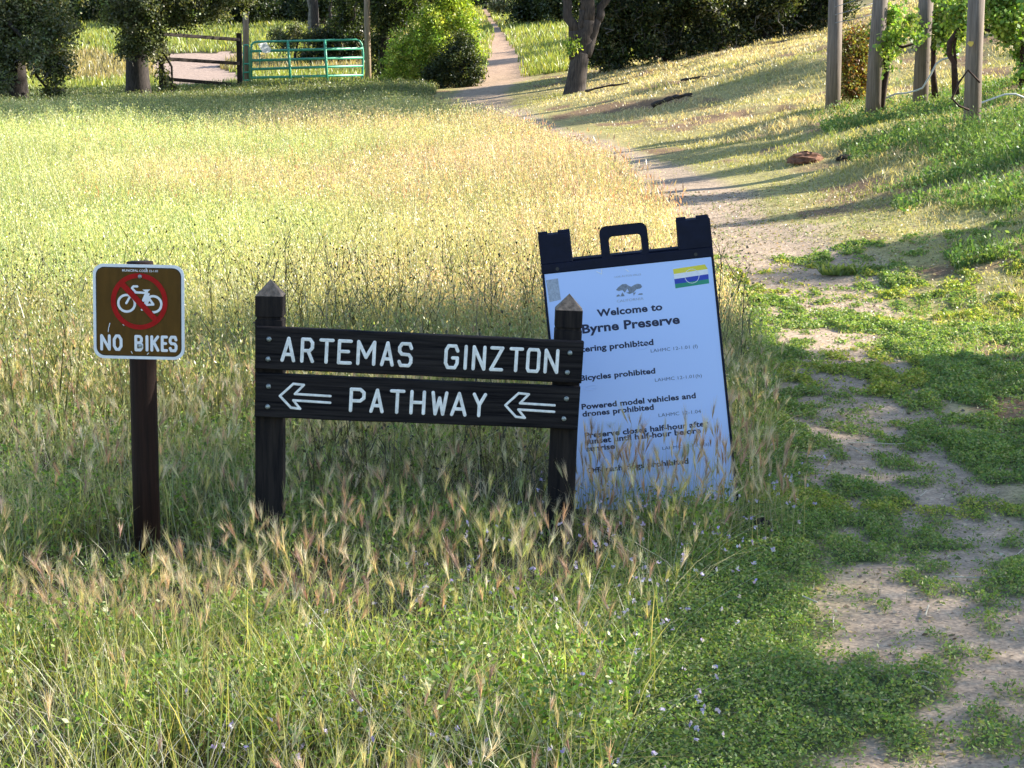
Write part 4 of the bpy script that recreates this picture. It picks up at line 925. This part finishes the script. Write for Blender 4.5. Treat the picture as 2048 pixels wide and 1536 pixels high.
# ------------------------------------------------------------------ gate, fence and poles
def gate():
    Y0, Y1 = 55.0, 56.0; g = M['gategreen']
    def pt(px, py): t = (px - 490) / 240; return P(px, py, Y0 + (Y1 - Y0) * t)
    b = G(*P(610, 172, 55.5)[:2]); root = empty('metal_gate', b, 'green tubular metal farm gate with rounded corners across the track', 'gate'); off = Matrix.Translation(-b); r = .031
    mb = MB(); pts = [(503, 172), (502, 100), (503, 90), (508, 85), (516, 83.5), (712, 79.5), (719, 82), (723, 88), (725, 98), (726, 110), (725, 150), (724, 166), (503, 172)]
    mb.tube([pt(*p) for p in pts], r, g, 8); mb.build('frame', root, True, off)
    for ya, yb in ((102.5, 96.5), (121, 115), (138.5, 131.5), (155.5, 150)):
        mb = MB(); mb.tube([pt(503, ya), pt(725, yb)], .037, g, 8); mb.build('rail', root, True, off)
    for xa, xb, ya, yb in ((576, 582, 82, 170), (650, 655, 81, 169)):
        mb = MB(); a, c = pt(xa, ya), pt(xb, yb); mb.tube([a + Vector((0, -.045, 0)), c + Vector((0, -.045, 0))], .036, g, 8); mb.build('upright', root, True, off)
    mb = MB(); mb.tube([pt(519, 103) + Vector((0, -.03, 0)), pt(520, 138) + Vector((0, -.03, 0))], .015, g, 6); mb.tube([pt(520, 112) + Vector((0, -.03, 0)), pt(527, 111), pt(528, 115), pt(521, 118)], .01, g, 6); mb.build('latch', root, True, off)
    # paper notice wired to the top rail
    mb = MB(); c = [pt(518, 88), pt(534, 85), pt(543, 98), pt(541, 105), pt(528, 106)]; sl = [-.30, -.16, -.08, -.08, -.20]
    f = [p + Vector((0, d_, 0)) for p, d_ in zip(c, sl)]; k = [p + Vector((0, d_ + .006, 0)) for p, d_ in zip(c, sl)]; n = 5
    mb.add([p - b for p in f + k], [list(range(n))[::-1], list(range(n, 2 * n))] + [[i, (i + 1) % n, n + (i + 1) % n, n + i] for i in range(n)], M['paper'])
    o = mb.build('paper_notice'); o.location = b; tag(o, 'crooked white paper notice fastened to the green gate', 'notice')
    # narrow fixed panel left of the gate
    b2 = G(*P(491, 172, 55)[:2]); root = empty('narrow_panel', b2, 'narrow green metal fence panel between the dark post and the gate', 'fence panel'); off = Matrix.Translation(-b2)
    mb = MB(); mb.tube([pt(487, 160), pt(487, 94), pt(489, 90), pt(496, 90), pt(498, 94), pt(499, 165)], .02, g, 8); mb.build('frame', root, True, off)
    for y in (128, 145, 161):
        mb = MB(); mb.tube([pt(486, y), pt(499, y - .5)], .024, g, 8); mb.build('rail', root, True, off)
gate()
def pole(name, pxs, Y, r, m, lab, cat, group=None, n=12):
    pts = [P(px, py, Y) for px, py in pxs]; b = pts[0]; mb = MB()
    pts[0] = pts[0] - Vector((0, 0, .4)); mb.tube([p - b for p in pts], r, M[m], n, True, .02); o = mb.build(name, None, True); o.location = b
    return tag(o, lab, cat, group)
pole('gate_post', [(494, 178), (492, 90), (491.5, 28)], 55.4, .085, 'palewood', 'pale wooden post rising behind the left end of the green gate', 'post')
pole('tall_pole', [(737, 172), (735, 80), (733, -60)], 56.2, .085, 'palewood', 'tall pale pole at the right end of the green gate', 'pole')
pole('marker_stake', [(757, 140), (758, 110), (758.5, 86)], 57, .025, 'galv', 'short thin grey stake right of the tall pale pole', 'stake')
def fence():
    b = G(*P(480, 175, 54.6)[:2]); root = empty('rail_fence', b, 'dark brown three rail wooden fence left of the green gate', 'fence'); off = Matrix.Translation(-b)
    pa, pb = (480, 54.6), (323, 53.0)
    for (px, Y), y0, y1, w in ((pa, 160, 66, .07), (pb, 192, 50, .05)):
        a, c = P(px, y0, Y), P(px, y1, Y); mb = MB(); mb.box(-w, w, -w, w, -.4, (c - a).z, M['railwood'], .01); o = mb.build('post', root); o.location = a - b
    for (x0, y0, x1, y1) in ((322, 68, 480, 79.5), (322, 117, 480, 127), (322, 157, 480, 170)):
        a, c = P(x0, y0, 53.0), P(x1, y1, 54.6); d = c - a; L = d.length; mb = MB(); mb.box(0, L, -.025, .025, -.046, .046, M['railwood'], .008)
        o = mb.build('rail', root); o.matrix_local = Matrix.Translation(a - b + Vector((0, -.098, 0))) @ Vector((1, 0, 0)).rotation_difference(d).to_matrix().to_4x4()
fence()

# ------------------------------------------------------------------ vineyard edge on the right
vp = [((1665, 218), (1668, 120), (1673, -60), 27, .098, 'thinner dark grey vineyard post nearest the thicket'), ((1744, 228), (1752, 110), (1766, -60), 25, .095, 'leaning vineyard post with vine leaves climbing its upper part'),
      ((1838, 222), (1845, 110), (1856, -60), 25.4, .095, 'grey vineyard post between two leaning vines, third from the thicket'), ((1944, 278), (1947, 140), (1955, -60), 21, .089, 'thickest vineyard post carrying a small yellow tag')]
for a, m_, c, Y, r, lab in vp: pole('vineyard_post', [a, m_, c], Y, [r * 1.06, r, r * .96], 'greypost', lab, 'post', 'round posts at the vineyard edge', 20)
mb = MB(); t = P(1941, 87, 20.89); mb.prism([(-.035, 0), (-.005, -.03), (.012, -.03), (.030, -.005), (.03, .02), (-.02, .022)], -.004, 0, M['tag']); o = mb.build('post_tag'); o.location = t; tag(o, 'small yellow tag fixed to the thickest vineyard post', 'tag')
VINE = [(.20, .30, .05), (.28, .36, .07), (.14, .24, .05), (.34, .38, .10)]
def vine(base, trunk, arms, clumps, n, lab, Y, leaf=.045):
    n = int(n * 2.2)
    b = P(*base, Y); root = empty('grape_vine', b, lab, 'vine', 'grape vines at the vineyard edge'); off = Matrix.Translation(-b)
    mb = MB(); pts = [P(x, y, Y) for x, y in trunk]; pts[0] = pts[0] - Vector((0, 0, .2)); mb.tube(pts, [.045] + [.035] * (len(pts) - 2) + [.025], M['vinewood'], 8, True, .15); mb.build('trunk', root, True, off)
    for ar in arms:
        mb = MB(); mb.tube([P(x, y, Y) for x, y in ar], .018, M['vinewood'], 6, True, .1); mb.build('cane', root, True, off)
    v = Veg(); leaves(v, [P(x, y, Y + random.uniform(-.25, .25)) for x, y, r in clumps], [r * 1.3 for x, y, r in clumps], n, leaf, VINE, .9, .1, cn=.85); o = v.build('foliage', M['green'], root); o.location = -b
vine((1762, 185), [(1762, 188), (1770, 165), (1774, 140), (1772, 110), (1768, 80)], [[(1772, 95), (1790, 90), (1806, 94), (1836, 84)]], [(1772, 45, .10), (1763, 75, .09), (1777, 105, .08), (1779, 132, .06), (1797, 68, .08), (1815, 58, .08), (1832, 78, .06), (1790, 92, .05), (1758, 118, .05), (1786, 22, .08), (1826, 40, .06), (1768, 95, .06), (1750, 55, .05), (1842, 60, .04)], 900, 'leafy grape vine twining up the leaning post', 25)
vine((1868, 165), [(1872, 165), (1866, 140), (1868, 110), (1865, 80)], [], [(1878, 48, .13), (1895, 22, .14), (1866, 72, .09), (1908, 58, .10), (1878, 2, .16), (1915, 15, .12), (1890, 75, .07), (1862, 30, .08), (1905, 92, .06), (1925, 40, .08)], 1500, 'dark trunked grape vine between the third and the thickest vineyard posts', 25.8)
vine((1912, 150), [(1912, 155), (1908, 125), (1898, 108), (1900, 85), (1915, 62), (1935, 50)], [[(1912, 128), (1908, 95), (1912, 75)]], [(1915, 40, .14), (1925, 20, .16), (1930, 60, .10)], 800, 'twisted double trunk grape vine just left of the thickest vineyard post', 24)
vine((2040, 170), [(2044, 180), (2046, 120), (2042, 60)], [[(2042, 70), (2010, 85), (1985, 62), (1970, 60)]], [(1985, 20, .14), (2012, 38, .15), (2042, 22, .16), (2030, 72, .10), (1998, 58, .09), (2058, 80, .15), (2052, 125, .10), (2030, -10, .2), (1990, -20, .2), (1975, 45, .07), (2015, 88, .07), (2040, 105, .08), (1972, 5, .09), (2020, 5, .12), (2050, 150, .07)], 2600, 'wide leafy grape vine at the right edge of the picture', 24.5)
for i, (x, Y) in enumerate(((5.6, 20.4), (6.6, 22.6), (8.4, 19.0), (7.4, 25.0))):
    p = G(x, Y); px = 1024 + x / Y * FPX; g = lambda dz: 768 - FPX * ((p.z + dz - CAMH) + Y * math.tan(PITCH)) / Y
    vine((px, g(0)), [(px, g(0)), (px + 4, g(.5)), (px - 3, g(.9)), (px, g(1.2))], [[(px, g(1.1)), (px + 60, g(1.15)), (px + 110, g(1.1))]], [(px + random.uniform(-110, 110), g(random.uniform(.8, 1.7)), random.uniform(.16, .28)) for _ in range(9)], 2400,
         ['grape vine just outside the right edge, nearest the thickest post', 'grape vine up the slope from the thickest post', 'grape vine highest on the slope to the right', 'grape vine farthest along the right slope'][i], Y)
b = G(*P(1712, 195, 27.5)[:2])
tree('reddish_shrub', b, [b + Vector((0, 0, -.1)), b + Vector((0, 0, .3)), b + Vector((.02, 0, .6))], [.03, .025, .015], px_clumps([(1700, 85, 27.5, .19), (1720, 110, 27.5, .20), (1695, 125, 27.4, .18), (1715, 145, 27.5, .17), (1700, 160, 27.4, .15), (1706, 182, 27.4, .13), (1718, 192, 27.4, .11), (1730, 165, 27.5, .13), (1690, 190, 27.4, .09), (1725, 75, 27.6, .14)]), 3200, .04, [(.22, .20, .04), (.26, .15, .05), (.20, .08, .03), (.30, .30, .08), (.12, .12, .03)], 'small yellow and reddish leaved shrub behind the thinner vineyard post', 'shrub', None, shell=.2)
def hose(pts, Y, r, lab, m='hose', cat='hose', name='drip_hose', grp=None):
    w = [P(x, y, Y) for x, y in pts]; b = w[0]; mb = MB(); mb.tube([p - b for p in w], r, M[m], 6); o = mb.build(name, None, True); o.location = b; tag(o, lab, cat, grp)
hose([(1770, 197), (1790, 188), (1812, 186), (1830, 182), (1845, 176), (1862, 148), (1872, 128), (1885, 119), (1905, 114), (1918, 108)], 25.1, .012, 'pale drip hose looping past the third vineyard post')
hose([(1945, 211), (1965, 205), (1990, 196), (2010, 189), (2030, 188), (2060, 200)], 22, .012, 'pale drip hose running right from the thickest vineyard post')
hose([(1960, 165), (1936, 140), (1918, 165), (1904, 197), (1918, 212), (1938, 220)], 20.7, .012, 'dark loop of hose hanging off the thickest vineyard post', 'vinewood')
for i, (a, c) in enumerate((((1670, 14), (1745, -12)), ((1670, 30), (1748, 6)), ((1670, 46), (1750, 28)))):
    hose([a, ((a[0] + c[0]) / 2, (a[1] + c[1]) / 2 + 1), c], 26, .005, ['top', 'middle', 'lowest'][i] + ' thin trellis wire strung between the two left vineyard posts', 'wire', 'wire', 'trellis_wire', 'trellis wires')

# ------------------------------------------------------------------ litter and grit on the trail
def litter():
    v = Veg(); n = 16000; x, y = scatter(n, 3.6, 20, lambda y: tcx(y) - 1.1, lambda y: tcx(y) + 1.5, 1.1); c = onground(x, y); c[:, 2] += .013
    ax = rng.normal(size=(n, 3)) * np.array([1, 1, .25]); ax /= np.linalg.norm(ax, axis=1)[:, None]; L = U(.004, .016, n) * (1 + y / 14)
    v.diamonds(c, ax, L, L * U(.25, .8, n), pick([(.42, .36, .28), (.30, .24, .19), (.14, .11, .09), (.55, .50, .40), (.20, .17, .13), (.12, .16, .05)], n, .25))
    n = 420; x, y = scatter(n, 3.8, 13, lambda y: tcx(y) - 1.2, lambda y: tcx(y) + 1.2, 1.1)
    c = pick([(.55, .50, .38), (.62, .58, .48)], n); v.blades(onground(x, y) + np.array([0, 0, .014]), U(.02, .12, n) * .25, U(.0025, .004, n), U(2.5, 5, n), U(0, 6.28, n), c, c, 3, 1.0)
    tag(v.build('trail_litter', M['grass']), 'fine grit, husks and broken straw scattered over the bare trail', 'litter', kind='stuff')
litter()

# ------------------------------------------------------------------ small things on the ground
def branch(pts, Y, r, lab, m='bark'):
    w = []
    for x, y in pts:
        p = P(x, y, Y); w.append(G(p.x, p.y + random.uniform(-.05, .05)) + Vector((0, 0, r * 1.2 + .03)))
    b = w[0]; mb = MB(); q = []
    for i in range(len(w) - 1):
        for k in range(4): q.append(w[i].lerp(w[i + 1], k / 4) + Vector((0, random.uniform(-1, 1), random.uniform(-.6, 1))) * r * .4)
    q.append(w[-1]); mb.tube([p - b for p in q], [r * (1 - .6 * i / len(q)) * random.uniform(.75, 1.1) for i in range(len(q))], M[m], 7, True, .2)
    e = q[len(q) // 2] - b; mb.tube([e, e + Vector((.18, -.1, .05)), e + Vector((.3, -.25, .03))], [r * .45, r * .35, r * .15], M[m], 5); o = mb.build('fallen_branch', None, True); o.location = b; tag(o, lab, 'branch', 'fallen branches on the bank')
branch([(1170, 228), (1190, 222), (1220, 215), (1258, 203)], 38, .03, 'long thin fallen branch on the bank below the forked tree')
branch([(1304, 219), (1330, 219), (1358, 216), (1384, 222)], 32.6, .048, 'short thick fallen branch lying in the shadow band on the bank')
branch([(1362, 197), (1380, 186), (1400, 181)], 35, .028, 'small curved fallen branch higher on the straw bank')
def clod(px, py, Y, sx, sz, m, lab):
    p = P(px, py, Y); b = G(p.x, p.y); n, k = 9, 16; vs = []; mb = MB()
    for i in range(n + 1):
        t = math.pi / 2 * i / n
        for j in range(k):
            a = 2 * math.pi * j / k; rr = math.cos(t) * (1 + random.uniform(-.16, .16)); vs.append((sx * rr * math.cos(a), sx * .8 * rr * math.sin(a), sz * math.sin(t) * (1 + random.uniform(-.1, .1)) - .01))
    mb.add(vs, [[i * k + j, i * k + (j + 1) % k, (i + 1) * k + (j + 1) % k, (i + 1) * k + j] for i in range(n) for j in range(k)], M[m]); o = mb.build('earth_mound', None, False); o.location = b; tag(o, lab, 'mound')
clod(1612, 336, 21.2, .20, .12, 'clod', 'reddish brown gopher mound on the grassy bank')
clod(1524, 1088, 6.72, .045, .06, 'darkclod', 'dark clod of earth beside the foot of the folding sign')
clod(1690, 345, 21, .10, .06, 'darkclod', 'small dark burrow heap right of the reddish mound')
for i, (pts, lab) in enumerate((([(1696, 889), (1730, 885), (1780, 888), (1812, 888)], 'long bleached straw stem lying across the trail'), ([(1700, 894), (1720, 902), (1732, 908)], 'short bent straw below the long bleached stem'), ([(1898, 1161), (1950, 1166), (2010, 1166)], 'bleached straw lying flat at the right of the trail'),
                     ([(1888, 1378), (1850, 1360), (1822, 1364), (1826, 1382), (1866, 1404)], 'curled bleached straw on the near trail'), ([(1670, 1396), (1722, 1416), (1790, 1418)], 'bent bleached straw at the left edge of the near trail'), ([(1857, 1225), (1850, 1246)], 'short white chip standing out on the near trail'), ([(1667, 1235), (1666, 1256)], 'white straw chip at the edge of the green mat'), ([(1605, 1222), (1634, 1234)], 'pale husk lying on the green mat'),
                     ([(1090, 1508), (1180, 1514)], 'pale straw stem at the very front of the grass'))):
    w = []
    for x, y in pts:
        a = P(x, y, 5); dv = a - Vector((0, 0, CAMH)); tt = CAMH / -dv.z; p = Vector((0, 0, CAMH)) + dv * tt; w.append(G(p.x, p.y) + Vector((0, 0, .012 if x > 1640 else .05)))
    for _ in range(2):
        w = [w[0]] + [q for a, c in zip(w[:-1], w[1:]) for q in (a.lerp(c, .25), a.lerp(c, .75))] + [w[-1]]
    b = w[0]; mb = MB(); mb.tube([p - b for p in w], .0024, M['straw'], 6); o = mb.build('straw_stem', None, True); o.location = b; tag(o, lab, 'straw', 'loose straw on the trail')
# pale leafy rosette on the trail
b = G(*P(1690, 560, 13.9)[:2]); v = Veg(); n = 150; az = U(0, 6.28, n); bb = np.c_[U(-.16, .16, n), U(-.06, .06, n), np.zeros(n)]
v.blades(bb, U(.05, .13, n), U(.018, .03, n), U(.4, 1.4, n), az, np.tile([.14, .20, .05], (n, 1)), pick([(.32, .38, .12), (.40, .42, .16)], n), 2)
o = v.build('leafy_rosette', M['green']); o.location = b; tag(o, 'pale green leafy weed growing in the middle of the trail', 'weed')
bpy.context.view_layer.update()
